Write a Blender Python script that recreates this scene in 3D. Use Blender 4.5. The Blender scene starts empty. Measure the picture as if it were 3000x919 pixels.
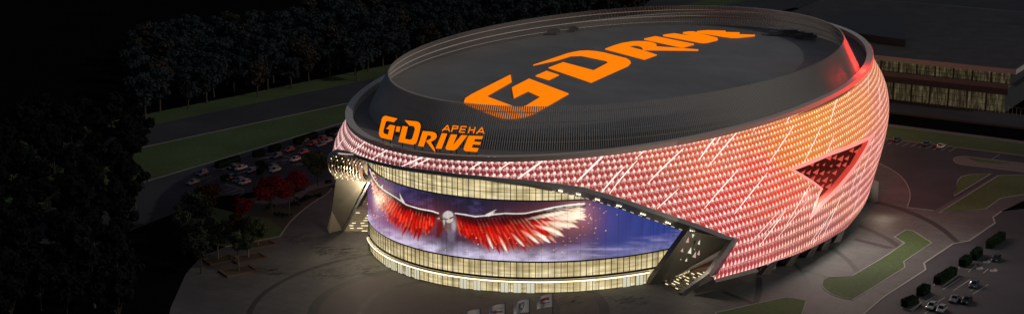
import bpy, bmesh, math, random
import numpy as np
from mathutils import Vector, Matrix
from mathutils.geometry import tessellate_polygon
R = math.radians
random.seed(7)
scene = bpy.context.scene
col = scene.collection

# ------------------------------------------------------------------ camera
F_PX, CX, CY, PITCH, H = 5000.0, 1500.0, 459.5, R(14.3), 140.0
cam_d = bpy.data.cameras.new('camera'); cam = bpy.data.objects.new('camera', cam_d); col.objects.link(cam)
cam.location = (0, 0, H); cam.rotation_euler = (math.pi/2 - PITCH, 0, 0)
cam_d.sensor_width = 36; cam_d.sensor_fit = 'HORIZONTAL'; cam_d.lens = 36*F_PX/3000
cam_d.clip_start = 1; cam_d.clip_end = 8000
scene.camera = cam
cP, sP = math.cos(PITCH), math.sin(PITCH)

def ground(p, z=0.0):
    """survey of the photograph: image point -> point of the horizontal plane at height z"""
    x = (p[0]-CX)/F_PX; y = -(p[1]-CY)/F_PX
    r = (x, cP+y*sP, -sP+y*cP); t = (z-H)/r[2]
    return Vector((r[0]*t, r[1]*t, z))
def image_of(P):
    x, y, z = P[0], P[1], P[2]-H
    d = y*cP-z*sP; u = y*sP+z*cP
    return CX+F_PX*x/d, CY-F_PX*u/d

# ------------------------------------------------------------------ materials
def new_mat(name):
    m = bpy.data.materials.new(name); m.use_nodes = True
    nt = m.node_tree; nt.nodes.clear()
    return m, nt, nt.nodes, nt.links
def pbr(name, c, rough=0.6, metal=0.0, var=0.0, scale=1.0, c2=None, bump=0.0, coat=0.0, detail=6):
    m, nt, N, L = new_mat(name)
    o = N.new('ShaderNodeOutputMaterial'); b = N.new('ShaderNodeBsdfPrincipled'); L.new(b.outputs[0], o.inputs[0])
    b.inputs['Base Color'].default_value = (*c, 1); b.inputs['Roughness'].default_value = rough; b.inputs['Metallic'].default_value = metal
    if coat: b.inputs['Coat Weight'].default_value = coat; b.inputs['Coat Roughness'].default_value = .08
    if c2 is not None or var:
        g = N.new('ShaderNodeNewGeometry')
        n = N.new('ShaderNodeTexNoise'); n.inputs['Scale'].default_value = scale; n.inputs['Detail'].default_value = detail
        n.inputs['Roughness'].default_value = .7
        L.new(g.outputs['Position'], n.inputs['Vector'])
        r = N.new('ShaderNodeValToRGB'); r.color_ramp.elements[0].position = .32; r.color_ramp.elements[1].position = .68
        a = c2 if c2 is not None else tuple(v*(1-var) for v in c)
        bb = c if c2 is not None else tuple(v*(1+var) for v in c)
        r.color_ramp.elements[0].color = (*a, 1); r.color_ramp.elements[1].color = (*bb, 1)
        L.new(n.outputs['Fac'], r.inputs[0]); L.new(r.outputs[0], b.inputs['Base Color'])
        if bump:
            bp_ = N.new('ShaderNodeBump'); bp_.inputs['Strength'].default_value = bump; bp_.inputs['Distance'].default_value = .2
            L.new(n.outputs['Fac'], bp_.inputs['Height']); L.new(bp_.outputs[0], b.inputs['Normal'])
    return m
def glow(name, c, s=1.0, base=(.02, .02, .02)):
    m, nt, N, L = new_mat(name)
    o = N.new('ShaderNodeOutputMaterial'); b = N.new('ShaderNodeBsdfPrincipled'); L.new(b.outputs[0], o.inputs[0])
    b.inputs['Base Color'].default_value = (*base, 1); b.inputs['Roughness'].default_value = .6; b.inputs['Specular IOR Level'].default_value = .05
    b.inputs['Emission Color'].default_value = (*c, 1); b.inputs['Emission Strength'].default_value = s
    return m
def lin(r, g, b): return tuple(((v/255+.055)/1.055)**2.4 if v > 10 else v/255/12.92 for v in (r, g, b))

M = {}
M['soil']    = pbr('soil', (.006, .006, .006), 1, c2=(.004, .004, .004), scale=.05)
M['soil'].node_tree.nodes['Principled BSDF'].inputs['Specular IOR Level'].default_value = 0
M['plaza']   = pbr('plaza_paving', (.098, .096, .096), .75, c2=(.074, .072, .073), scale=.22, bump=.05, detail=9)
M['band']    = pbr('dark_paving', (.026, .025, .027), .7, var=.15, scale=.5)
M['asphalt'] = pbr('asphalt', (.036, .036, .045), .8, var=.14, scale=.12, detail=9)
M['path']    = pbr('path_concrete', (.12, .11, .10), .8, var=.12, scale=.4)
M['grass']   = pbr('lawn_grass', (.072, .115, .030), .95, c2=(.034, .060, .018), scale=.9, bump=.5, detail=10)
M['mulch']   = pbr('mulch', (.05, .045, .026), .95, c2=(.022, .028, .014), scale=.5, bump=.4, detail=9)
M['kerb']    = pbr('kerb_stone', (.22, .21, .20), .8, var=.1, scale=.6)
M['paint']   = pbr('line_paint', (.42, .42, .42), .7, var=.15, scale=2.0)
M['roof']    = pbr('roof_membrane', (.30, .292, .288), .5, var=.09, scale=.035)
M['collar']  = pbr('louvre_metal', (.40, .385, .37), .55, .0)
M['drum']    = pbr('drum_cladding', (.10, .097, .10), .55, var=.1, scale=.3)
M['coping']  = pbr('coping_metal', (.68, .63, .58), .55, .0, var=.06, scale=.3)
M['deck']    = pbr('deck_membrane', (.27, .24, .22), .7, var=.12, scale=.15)
M['trim']    = pbr('trim_metal', (.42, .42, .43), .55, .0)
M['frame']   = pbr('mullion_metal', (.02, .02, .02), .4, .3)
M['chrome']  = pbr('rib_metal', (.62, .55, .42), .22, .9)
M['concrete']= pbr('pale_panel', (.42, .38, .31), .6, var=.08, scale=.3)
M['darkwall']= pbr('dark_panel', (.085, .083, .072), .5, .1, var=.08, scale=.2)
M['louvre']  = pbr('black_louvre', (.02, .022, .03), .5, .3)
M['stair']   = pbr('stair_stone', (.26, .24, .19), .7, var=.1, scale=.6)
M['strip']   = glow('led_strip', (1, .84, .5), 2.6)
M['lamp']    = glow('downlight', (1, .86, .55), 6.0)
M['steplight'] = glow('step_light', (1, .86, .50), 1.7)
M['orange']  = glow('orange_sign', (1.0, .220, .0005), 1.0, (.02, .005, .0))
M['signside']= pbr('sign_side', (.03, .018, .015), .6)
M['pinkframe'] = glow('arrow_frame_light', lin(255, 158, 145), .95, (.3, .1, .1))
M['bark']    = pbr('bark', (.055, .042, .032), .9, var=.3, scale=3)
M['palebark']= pbr('pale_bark', (.15, .14, .12), .9, var=.3, scale=3)
M['bldg']    = pbr('far_facade', (.14, .13, .125), .7, var=.06, scale=.1)
M['bldg2']   = pbr('far_slab', (.036, .038, .046), .7, var=.06, scale=.1)
M['fascia']  = pbr('far_fascia', (.42, .40, .37), .6, var=.05, scale=.1)
M['tyre']    = pbr('tyre', (.012, .012, .012), .9)
M['rim']     = pbr('wheel_rim', (.4, .4, .42), .3, .9)
M['carglass']= pbr('car_glass', (.012, .014, .018), .08, 0)
M['headlight']= pbr('headlight_glass', (.6, .6, .58), .1)
M['taillight']= pbr('taillight_glass', (.25, .01, .01), .2)
M['flagcloth']= pbr('flag_cloth', (.80, .77, .76), .85)
M['flagred'] = pbr('flag_red', (.45, .018, .03), .8)
M['flagnavy']= pbr('flag_navy', (.02, .03, .075), .8)
M['flagblack']= pbr('flag_black', (.02, .02, .025), .8)
M['brick']   = pbr('planter_brick', (.11, .055, .04), .9, var=.25, scale=2)
M['mast']    = pbr('mast_metal', (.05, .05, .055), .4, .5)
def leaf_mat(name, c, c2, sc=.8):
    m = pbr(name, c, 1.0, c2=c2, scale=sc)
    m.node_tree.nodes['Principled BSDF'].inputs['Specular IOR Level'].default_value = 0
    return m
M['leaf_dark']  = leaf_mat('leaf_dark', (.040, .050, .032), (.018, .024, .018))
M['leaf_wood']  = leaf_mat('leaf_wood', (.030, .040, .044), (.020, .027, .031), .12)
M['leaf_brown'] = leaf_mat('leaf_brown', (.046, .040, .034), (.026, .026, .024), .12)
M['leaf_green'] = leaf_mat('leaf_green', (.085, .105, .060), (.035, .048, .030))
M['leaf_red']   = leaf_mat('leaf_red', (.200, .020, .023), (.085, .010, .013))
M['leaf_orange']= leaf_mat('leaf_orange', (.075, .036, .014), (.028, .016, .010))
M['leaf_dark_fill'] = leaf_mat('leaf_dark_fill', (.012, .014, .012), (.007, .009, .009), .3)  # near-black leaf tone puts the far-left darkness into the colour
M['leaf_hedge'] = leaf_mat('leaf_hedge', (.020, .036, .020), (.010, .018, .012), 2)

def jointed(m, size, width, dark, rot, lo=.72, hi=1.15):
    """adds slab joints and broad stains to a noise-coloured paving material"""
    nt = m.node_tree; N, L = nt.nodes, nt.links; b = N['Principled BSDF']; src = b.inputs['Base Color'].links[0].from_socket
    g = N.new('ShaderNodeNewGeometry'); mp_ = N.new('ShaderNodeMapping'); mp_.inputs['Rotation'].default_value = (0, 0, rot); L.new(g.outputs['Position'], mp_.inputs[0])
    br = N.new('ShaderNodeTexBrick'); br.inputs['Scale'].default_value = 1.0; br.inputs['Brick Width'].default_value = size; br.inputs['Row Height'].default_value = size*.5; br.inputs['Mortar Size'].default_value = width
    br.inputs['Color1'].default_value = (1, 1, 1, 1); br.inputs['Color2'].default_value = (.88, .88, .88, 1); br.inputs['Mortar'].default_value = (dark, dark, dark, 1); L.new(mp_.outputs[0], br.inputs['Vector'])
    mx = N.new('ShaderNodeMix'); mx.data_type = 'RGBA'; mx.blend_type = 'MULTIPLY'; mx.inputs[0].default_value = 1; L.new(src, mx.inputs[6]); L.new(br.outputs[0], mx.inputs[7])
    n = N.new('ShaderNodeTexNoise'); n.inputs['Scale'].default_value = .035; n.inputs['Detail'].default_value = 8; L.new(g.outputs['Position'], n.inputs['Vector'])
    r = N.new('ShaderNodeMapRange'); r.inputs[1].default_value = .35; r.inputs[2].default_value = .65; r.inputs[3].default_value = lo; r.inputs[4].default_value = hi; L.new(n.outputs['Fac'], r.inputs[0])
    m2 = N.new('ShaderNodeMix'); m2.data_type = 'RGBA'; m2.blend_type = 'MULTIPLY'; m2.inputs[0].default_value = 1; L.new(mx.outputs[2], m2.inputs[6]); L.new(r.outputs[0], m2.inputs[7])
    L.new(m2.outputs[2], b.inputs['Base Color'])
jointed(M['plaza'], 7.0, .16, .72, R(33)); jointed(M['asphalt'], 60.0, .18, .75, R(56)); jointed(M['grass'], 2000.0, .0, 1.0, 0); jointed(M['roof'], 9.0, .06, .88, R(54), .93, 1.04)

# ------------------------------------------------------------------ mesh helpers
def link(name, me, mats=(), parent=None):
    o = bpy.data.objects.new(name, me); col.objects.link(o)
    for m in mats: me.materials.append(m)
    if parent is not None: o.parent = parent
    return o
def mesh(name, V, Fc, mats, parent=None, mi=None, smooth=False):
    me = bpy.data.meshes.new(name); me.from_pydata([tuple(v) for v in V], [], Fc)
    if mi is not None: me.polygons.foreach_set('material_index', mi)
    if smooth: me.polygons.foreach_set('use_smooth', [True]*len(Fc))
    me.update()
    if not isinstance(mats, (list, tuple)): mats = [mats]
    return link(name, me, mats, parent)
def tag(o, label=None, cat=None, group=None, kind=None):
    if label: o['label'] = label
    if cat: o['category'] = cat
    if group: o['group'] = group
    if kind: o['kind'] = kind
    return o
def empty(name, loc=(0, 0, 0), rz=0.0):
    o = bpy.data.objects.new(name, None); col.objects.link(o)
    o.location = loc; o.rotation_euler = (0, 0, rz); o.empty_display_size = 1
    return o
def copy_tree(o, parent=None):
    c = o.copy(); col.objects.link(c); c.parent = parent
    for ch in [x for x in bpy.data.objects if x.parent == o]: copy_tree(ch, c)
    return c
class MB:
    """collects shapes for ONE mesh"""
    def __init__(s): s.V = []; s.F = []; s.mi = []
    def add(s, V, Fc, mi=0):
        k = len(s.V); s.V += [tuple(v) for v in V]; s.F += [tuple(i+k for i in f) for f in Fc]; s.mi += [mi]*len(Fc)
    def hexa(s, b, t, mi=0):
        n = len(b); s.add(list(b)+list(t), [tuple(range(n))[::-1], tuple(range(n, 2*n))] + [(i, (i+1) % n, n+(i+1) % n, n+i) for i in range(n)], mi)
    def box(s, c, d, rz=0, mi=0):
        ca, sa = math.cos(rz), math.sin(rz); P = []
        for z in (-.5, .5):
            for x, y in ((-.5, -.5), (.5, -.5), (.5, .5), (-.5, .5)):
                X, Y = x*d[0], y*d[1]; P.append((c[0]+X*ca-Y*sa, c[1]+X*sa+Y*ca, c[2]+z*d[2]))
        s.hexa(P[:4], P[4:], mi)
    def tube(s, pts, rad, n=6, mi=0, caps=True):
        rings = []
        for i, p in enumerate(pts):
            p = Vector(p); a = Vector(pts[max(0, i-1)]); b = Vector(pts[min(len(pts)-1, i+1)])
            d = (b-a).normalized(); u = d.orthogonal().normalized()
            if abs(d.z) < .9: u = d.cross(Vector((0, 0, 1))).normalized()
            else: u = (Vector((1, 0, 0)) - d*d.x).normalized()
            w = d.cross(u); r = rad[i] if isinstance(rad, (list, tuple)) else rad
            rings.append([p+(u*math.cos(2*math.pi*k/n)+w*math.sin(2*math.pi*k/n))*r for k in range(n)])
        V = [v for q in rings for v in q]; Fc = []
        for i in range(len(pts)-1):
            for k in range(n): Fc.append((i*n+k, i*n+(k+1) % n, (i+1)*n+(k+1) % n, (i+1)*n+k))
        if caps: Fc += [tuple(range(n))[::-1], tuple(range((len(pts)-1)*n, len(pts)*n))]
        s.add(V, Fc, mi)
    def strip(s, A, B, mi=0, closed=False):
        n = len(A); V = list(A)+list(B); m = n if closed else n-1
        s.add(V, [(i, (i+1) % n, n+(i+1) % n, n+i) for i in range(m)], mi)
    def build(s, name, mats, parent=None, smooth=False): return mesh(name, s.V, s.F, mats, parent, s.mi, smooth)
def tess(poly2, holes=()):
    loops = [[Vector((p[0], p[1], 0)) for p in poly2]] + [[Vector((p[0], p[1], 0)) for p in h] for h in holes]
    return [p for l in loops for p in l], tessellate_polygon(loops)

# ------------------------------------------------------------------ the setting
def sheet(name, P, mat, z, label=None):
    bm = bmesh.new(); f = bm.faces.new([bm.verts.new((p[0], p[1], z)) for p in P]); f.normal_update()
    if f.normal.z < 0: f.normal_flip()
    bmesh.ops.triangulate(bm, faces=[f], ngon_method='EAR_CLIP')
    me = bpy.data.meshes.new(name); bm.to_mesh(me); bm.free()
    return tag(link(name, me, [mat]), kind='structure')
def px(*pts): return [ground(p) for p in pts]
def kerb(P, w=.35, h=.13, closed=False, name='kerb'):
    P = [Vector((p[0], p[1], 0)) for p in P]; n = len(P); L_, R_ = [], []
    for i in range(n):
        a = P[(i-1) % n] if (closed or i > 0) else P[i]; b = P[(i+1) % n] if (closed or i < n-1) else P[i]
        d = (b-a).normalized(); nn = Vector((-d.y, d.x, 0))*w/2
        L_.append(P[i]+nn); R_.append(P[i]-nn)
    up = lambda q: [v+Vector((0, 0, h)) for v in q]
    m = MB(); m.strip(up(R_), up(L_), 0, closed); m.strip(R_, up(R_), 0, closed); m.strip(up(L_), L_, 0, closed)
    return tag(m.build(name, M['kerb']), kind='structure')
def smoothpoly(P, k=2):
    for _ in range(k):
        Q = []
        for i in range(len(P)-1): Q += [P[i]*.75+P[i+1]*.25, P[i]*.25+P[i+1]*.75]
        P = [P[0]]+Q+[P[-1]]
    return P

sheet('ground', [(-3000, -500), (3000, -500), (3000, 5000), (-3000, 5000)], M['soil'], 0)

# left road, grass strips
a0, a1 = ground((658, 380)), ground((1018, 303)); rd = (a1-a0).normalized()
def far(p, d, s): return p+d*s
b0, b1 = ground((653, 323)), ground((1026, 245)); rb = (b1-b0).normalized()
g0, g1 = ground((607, 478)), ground((1000, 361)); rg = (g1-g0).normalized()
sheet('road', [far(a0, rd, -400), far(a1, rd, 700), far(b1, rb, 700), far(b0, rb, -400)], M['asphalt'], .012)
sheet('lawn', [far(g0, rg, -160), far(g0, rg, 150), far(a0, rd, 130), far(a0, rd, -160)], M['grass'], .02)
kerb([far(g0, rg, -160), far(g0, rg, 150)], .3)
kerb([far(a0, rd, -160), far(a0, rd, 130)], .3)
nb = Vector((-rb.y, rb.x, 0))
sheet('lawn', [far(b0, rb, -400), far(b1, rb, 700), far(b1, rb, 700)+nb*16, far(b0, rb, -400)+nb*16], M['grass'], .02)
# left car park
sheet('parking_lot', [far(g0, rg, -95), far(g1, rg, 60)] + px((1160, 420), (1090, 520), (980, 535), (905, 552), (760, 560), (640, 575), (560, 605), (420, 660), (250, 730)), M['asphalt'], .012)
# plaza round the arena
plaza_edge = smoothpoly(px((1010, 520), (985, 531), (959, 570), (923, 588), (885, 617), (855, 643), (832, 674), (820, 692)), 1)
sheet('plaza', plaza_edge + px((763, 703), (660, 722), (590, 750), (545, 800), (500, 900), (470, 1050), (700, 1350), (2300, 1250), (2450, 955), (2530, 919), (2591, 868), (2712, 790), (2707, 771), (2792, 714), (2838, 706), (2915, 653), (2909, 636), (2933, 619), (3100, 540), (2990, 510), (2922, 512), (2735, 617), (2657, 607), (2664, 590), (2667, 570), (2662, 548), (2645, 521), (2615, 498), (2581, 481), (2500, 430), (2200, 400), (1600, 420), (1200, 460)), M['plaza'], .016)
kerb(plaza_edge[3:] + px((763, 703), (660, 722)), .4)
# garden left of the plaza
sheet('garden_bed', px((990, 520), (985, 531), (959, 570), (923, 588), (885, 617), (855, 643), (832, 674), (790, 640), (700, 625), (690, 590), (760, 575), (880, 560), (905, 552)), M['mulch'], .022)
sheet('lawn', px((832, 674), (820, 692), (763, 703), (660, 722), (560, 700), (520, 640), (600, 600), (700, 625), (790, 640)), M['grass'], .026)
sheet('pavement', px((905, 545), (990, 512), (1030, 520), (1000, 535), (930, 552), (903, 560), (870, 590), (800, 600), (745, 592), (760, 580), (860, 572)), M['path'], .030)
sheet('pavement', px((663, 537), (720, 553), (712, 557), (655, 541)), M['path'], .02)
sheet('pavement', px((830, 453), (868, 462), (858, 466), (822, 458)), M['path'], .02)
# right: car park asphalt, lawns, paths
sheet('parking_lot', px((2400, 385), (2601, 407), (2956, 451), (3300, 495), (3300, 600), (2933, 515), (2922, 512), (2735, 617), (2657, 607), (2664, 590), (2667, 570), (2662, 548), (2645, 521), (2615, 498), (2581, 481), (2500, 430)), M['asphalt'], .020)
lot_edge = smoothpoly(px((2560, 474), (2581, 481), (2615, 498), (2645, 521), (2662, 548), (2667, 570), (2664, 590), (2657, 607)), 1)
kerb(lot_edge + px((2735, 617)), .35)
sheet('lawn', px((2400, 342), (2601, 371), (2880, 405), (3300, 462), (3300, 492), (2956, 451), (2601, 407), (2400, 382)), M['grass'], .024)
kerb(px((2400, 385), (2601, 407), (2956, 451), (3200, 483)), .5)
sheet('pavement', px((2400, 337), (2601, 363), (2880, 398), (3300, 452), (3300, 462), (2880, 405), (2601, 371), (2400, 342)), M['path'], .024)
for P in (((2795, 574), (2805, 530), (2817, 517), (2843, 511), (2903, 509)),
          ((2751, 623), (2925, 514), (3050, 510), (3060, 560), (2932, 580), (2887, 612))):
    sheet('lawn', px(*P), M['grass'], .028); kerb(px(*P), .3, closed=True)
P = px((2793, 470), (2796, 463), (2806, 459), (2830, 458), (2905, 468), (2990, 478), (3060, 486), (3060, 512), (2900, 492), (2820, 483), (2800, 477))
sheet('traffic_island', P, M['path'], .10); kerb(P, .3, closed=True)
sheet('lawn', px((2830, 461), (2905, 470), (2960, 478), (2930, 482), (2860, 474)), M['grass'], .112)
P = px((2843, 439), (2930, 453), (2902, 470), (2925, 452))
# bright lawn on the right plaza, lawn at the lower edge
lawn_r = px((2654, 673), (2675, 676), (2730, 711), (2647.5, 766), (2651, 782.5), (2552, 845), (2497, 878), (2470, 873), (2442, 864), (2425, 854), (2412, 842), (2407, 832), (2411, 820), (2427, 811), (2495, 809), (2600, 746), (2650, 711), (2621, 693.5))
sheet('lawn', lawn_r, M['grass'], .036); kerb(lawn_r, .3, closed=True)
lawn_b = px((2100, 914), (2301.5, 870), (2362, 880.6), (2349, 919), (2330, 965), (2050, 960))
sheet('lawn', lawn_b, M['grass'], .036); kerb(lawn_b, .3, closed=True)
# lower right road and dark car park
road_edge = px((2933.5, 619), (2909, 636), (2915, 653), (2838.6, 705.7), (2792, 714), (2707, 771), (2712, 790), (2591, 868), (2530, 919), (2470, 970))
sheet('road', road_edge + px((3000, 1100), (3600, 900), (3400, 560)), M['asphalt'], .020)
kerb(road_edge, .5, .16)
# dark paving bands
def band(Lp, Rp, z=.024):
    A, B = smoothpoly(px(*Lp), 2), smoothpoly(px(*Rp), 2)
    m = MB(); m.strip([Vector((v.x, v.y, z)) for v in A], [Vector((v.x, v.y, z)) for v in B])
    tag(m.build('paving_band', M['band']), kind='structure')
band(((2318, 770), (2343, 790), (2362, 830), (2367, 862), (2347, 930)), ((2330, 768), (2362, 800), (2379, 838), (2383, 866), (2372, 930)))
band(((2214, 812), (2214, 828), (2213, 860), (2202, 893)), ((2231, 812), (2234, 835), (2233, 860), (2222, 888)))
band(((2424, 727), (2452, 742), (2485, 770), (2506, 799)), ((2440, 722), (2470, 742), (2500, 768), (2520, 792)))
band(((2352, 794), (2424, 815)), ((2360, 789), (2434, 809)), .028)
band(((2115, 857), (2207, 892)), ((2125, 852), (2214, 886)), .028)
band(((2500, 702), (2598, 728)), ((2508, 697), (2625, 726)), .028)
band(((2510, 662), (2587, 695), (2640, 735)), ((2520, 656), (2600, 690), (2655, 730)), .028)
band(((2545, 590), (2640, 615), (2740, 660), (2800, 712)), ((2550, 582), (2650, 608), (2755, 655), (2815, 710)), .028)
band(((2548, 848), (2540, 880), (2538, 905)), ((2556, 846), (2560, 870), (2557, 890)), .028)
band(((2556, 850), (2594, 868)), ((2558, 843), (2602, 861)), .032)
# arcs of dark brick in front of the glass
def ring(c, r0, r1, a0_, a1_, z, mat='band'):
    A = [(c.x+r0*math.cos(R(a)), c.y+r0*math.sin(R(a)), z) for a in np.linspace(a0_, a1_, 60)]
    B = [(c.x+r1*math.cos(R(a)), c.y+r1*math.sin(R(a)), z) for a in np.linspace(a0_, a1_, 60)]
    m = MB(); m.strip(B, A); tag(m.build('paving_band', M[mat]), kind='structure')
cc = ground((1345, 905)); r_ = (ground((955, 850))-cc).length
ring(cc, r_*.93, r_, 0, 360, .024); ring(cc, r_*.62, r_*.67, 0, 360, .024)
ring(cc, r_*1.36, r_*1.40, 60, 270, .024)
M['redpav'] = pbr('reddish_paving', (.075, .060, .061), .75, c2=(.056, .045, .047), scale=.22, bump=.05, detail=9)
ring(cc, r_*.67, r_*.93, 0, 360, .022, 'redpav'); ring(cc, .01, r_*.62, 0, 360, .022, 'redpav')
# staggered darker brick patches worked into the plaza
mp = MB(); rr = random.Random(3)
for (x, y, sx, sy, n) in ((1075, 790, 60, 28, 60), (960, 800, 55, 20, 45), (880, 700, 70, 18, 50), (1010, 740, 60, 22, 55), (1680, 880, 60, 20, 40), (1420, 862, 40, 6, 16), (1850, 880, 70, 22, 45), (790, 790, 60, 20, 35), (950, 735, 40, 16, 30)):
    for _ in range(n):
        p = ground((x+rr.gauss(0, sx*.5), y+rr.gauss(0, sy*.5)))
        mp.box((p.x, p.y, .0265), (rr.uniform(.8, 2.2), rr.uniform(.22, .4), .012), R(33))
tag(mp.build('paving_pattern', M['band']), kind='structure')

# painted parking lines
def pline(m, p, q, w=.16, z=.034):
    a, b = ground(p), ground(q); d = (b-a).normalized(); n = Vector((-d.y, d.x, 0))*w/2
    m.add([Vector((v.x, v.y, z)) for v in (a-n, b-n, b+n, a+n)], [(0, 1, 2, 3)])
Lm = MB(); s = lambda x, y: (750+x/6.07, 400+y/6.07); s2 = lambda x, y: (550+x/6.07, 430+y/6.07); s3 = lambda x, y: (520+x/2.63, 400+y/2.63)
for A, B in (((545, 385), (325, 455)), ((590, 445), (490, 480)), ((775, 465), (655, 505)), ((740, 275), (570, 330)), ((520, 245), (460, 305)), ((700, 345), (680, 352)), ((890, 180), (850, 190)), ((250, 400), (205, 415)), ((960, 210), (930, 212)), ((300, 450), (340, 460)), ((470, 475), (510, 485)), ((635, 500), (675, 510))):
    pline(Lm, s(*A), s(*B))
for A, B in (((430, 515), (220, 585)), ((540, 535), (340, 605)), ((760, 742), (640, 780)), ((885, 762), (780, 800)), ((700, 435), (640, 440)), ((1000, 425), (880, 475)), ((1090, 470), (990, 495)), ((1180, 500), (1100, 520)), ((990, 295), (930, 320)), ((1100, 312), (1010, 335)), ((820, 520), (760, 545)), ((590, 575), (530, 590)), ((860, 640), (800, 670))):
    pline(Lm, s2(*A), s2(*B))
for A, B in (((463, 407), (372, 438)), ((515, 419), (410, 450)), ((410, 399), (372, 412)), ((515, 436), (470, 455))): pline(Lm, s3(*A), s3(*B))
tag(Lm.build('parking_lines', M['paint']), kind='structure')
Lm = MB(); s = lambda x, y: (2500+x/2.63, 200+y/2.63)
for A, B in (((268, 550), (245, 560)), ((379, 567), (329, 589)), ((436, 572), (380, 598)), ((496, 578), (441, 605)), ((555, 585), (500, 612)), ((611, 594), (558, 618)), ((668, 600), (618, 627)), ((728, 607), (680, 634)), ((789, 614), (733, 641)), ((318, 560), (268, 582)), ((1130, 663), (1062, 704))):
    pline(Lm, s(*A), s(*B))
s = lambda x, y: (2500+x/2.63, 619+y/2.63)
for A, B in (((900, 522), (770, 608)), ((828, 510), (690, 598)), ((705, 660), (640, 700)), ((630, 650), (560, 690)), ((510, 715), (450, 768)), ((590, 755), (530, 800)), ((945, 410), (885, 465)), ((1040, 440), (1000, 475)), ((960, 570), (900, 610)), ((1040, 560), (920, 635))):
    pline(Lm, s(*A), s(*B))
tag(Lm.build('parking_lines', M['paint']), kind='structure')
# wheelchair signs painted on the bays
def bay_symbol(p, k=1.0):
    c = ground(p); m = MB(); z = .036
    A, B = [], []
    for i in range(25):
        a = 2*math.pi*i/24
        A.append((c.x+.62*k*math.cos(a), c.y+.62*k*math.sin(a), z)); B.append((c.x+.86*k*math.cos(a), c.y+.86*k*math.sin(a), z))
    m.strip(B, A)
    d = Vector((.57, .82, 0)); n = Vector((-.82, .57, 0)); c0 = Vector((c.x, c.y, z+.003))
    for o_, l, w in ((d*.5, 1.3, .26), (d*1.0-n*.45, .26, .9), (d*1.75, .45, .45)):
        q = c0+o_*k
        m.add([q-d*l*k/2-n*w*k/2, q+d*l*k/2-n*w*k/2, q+d*l*k/2+n*w*k/2, q-d*l*k/2+n*w*k/2], [(0, 3, 2, 1)])
    tag(m.build('bay_symbol', M['paint']), kind='structure')
for p in ((779, 462), (832, 470), (660, 495), (700, 485), (720, 504), (738, 490), (876, 482), (2890, 766), (2869, 786), (2910, 792)): bay_symbol(p)

# ------------------------------------------------------------------ ARENA
arena = empty('arena', (0, 0, 0))
tag(arena, 'huge oval arena with glowing red and orange light facade and dark fenced roof', 'arena')
zB = 38.2
cB, aB, thB = (35.894, 505.521), (116.778, 64.41), R(60.119)
_S = [0, .2, .45, .7, 1.]
_P = np.array([[0, 0, 0, 0], [6, 1.9, .8, 6.8], [12.7, 2, 3.4, 7.5], [5.9, -4.3, 8, -3.5], [-11, -.9, -.9, -23.6]])
_PC = [np.polyfit(_S, _P[:, k], 4) for k in range(4)]
def ell(z):
    s_ = min((zB-z)/(zB-5.), 1.04); d = [float(np.polyval(c, s_)) for c in _PC]
    return aB[0]+d[0], aB[1]+d[1], cB[0]+d[2], cB[1]+d[3]
def Sf(t, z, off=0.0):
    """outer surface of the arena: ring angle t in degrees, height z, offset along the outward normal"""
    a, b, cx, cy = ell(z); c, s_ = math.cos(R(t)), math.sin(R(t))
    nu, nv = c/a, s_/b; k = math.hypot(nu, nv); u = a*c+nu/k*off; v = b*s_+nv/k*off
    return Vector((cx+u*math.cos(thB)-v*math.sin(thB), cy+u*math.sin(thB)+v*math.cos(thB), z))
def hit(p):
    """ring angle and height where the line of sight of an image point meets the arena surface"""
    z = zB+.2; best = (9, None); pf = None
    while z > 3:
        q = ground(p, z); a, b, cx, cy = ell(z); dx, dy = q.x-cx, q.y-cy
        u = dx*math.cos(thB)+dy*math.sin(thB); v = -dx*math.sin(thB)+dy*math.cos(thB)
        f = (u/a)**2+(v/b)**2-1; t = math.degrees(math.atan2(v/b, u/a)) % 360
        if abs(f) < abs(best[0]): best = (f, (t, z))
        if pf is not None and pf > 0 >= f: return (t, z)
        pf = f; z -= .06
    return best[1]
LOW = [(110, 6), (125, 14), (136, 22.5), (142.6, 27.3), (146, 29.2), (152.6, 31.45), (157.8, 32.45), (164, 32.9), (171, 33.2), (178.5, 33.45), (184.9, 33.5), (193.9, 33.0), (203.9, 31.8), (210.25, 30.3), (213.8, 29.2), (217.2, 27.45), (221.5, 24.95), (225.5, 21.95), (231.4, 17.4), (236.9, 13.0), (239.62, 11.45)]
SLANT = [(5.5, 235.07), (7.45, 236.11), (9.5, 237.74), (11.45, 239.62)]
BOT = [(235.07, 5.5), (238.5, 5.5), (244.4, 5.3), (250.3, 5.1), (256.2, 4.75), (262, 4.55), (266.9, 4.4), (273.9, 4.1), (279, 4.4), (300, 5), (380, 6), (470, 6)]
def itp(T, x): return float(np.interp(x, [q[0] for q in T], [q[1] for q in T]))
low = lambda t: itp(LOW, t); bot = lambda t: itp(BOT, t); slant = lambda z: itp(SLANT, z)
ZT = 36.9
# arc length along the ring for an even tile size
_ts = np.arange(100, 480, .25); _q = np.array([Sf(t, 24)[:2] for t in _ts]); _u = np.concatenate([[0], np.cumsum(np.hypot(*np.diff(_q, axis=0).T))])
arc = lambda t: float(np.interp(t, _ts, _u))

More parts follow.
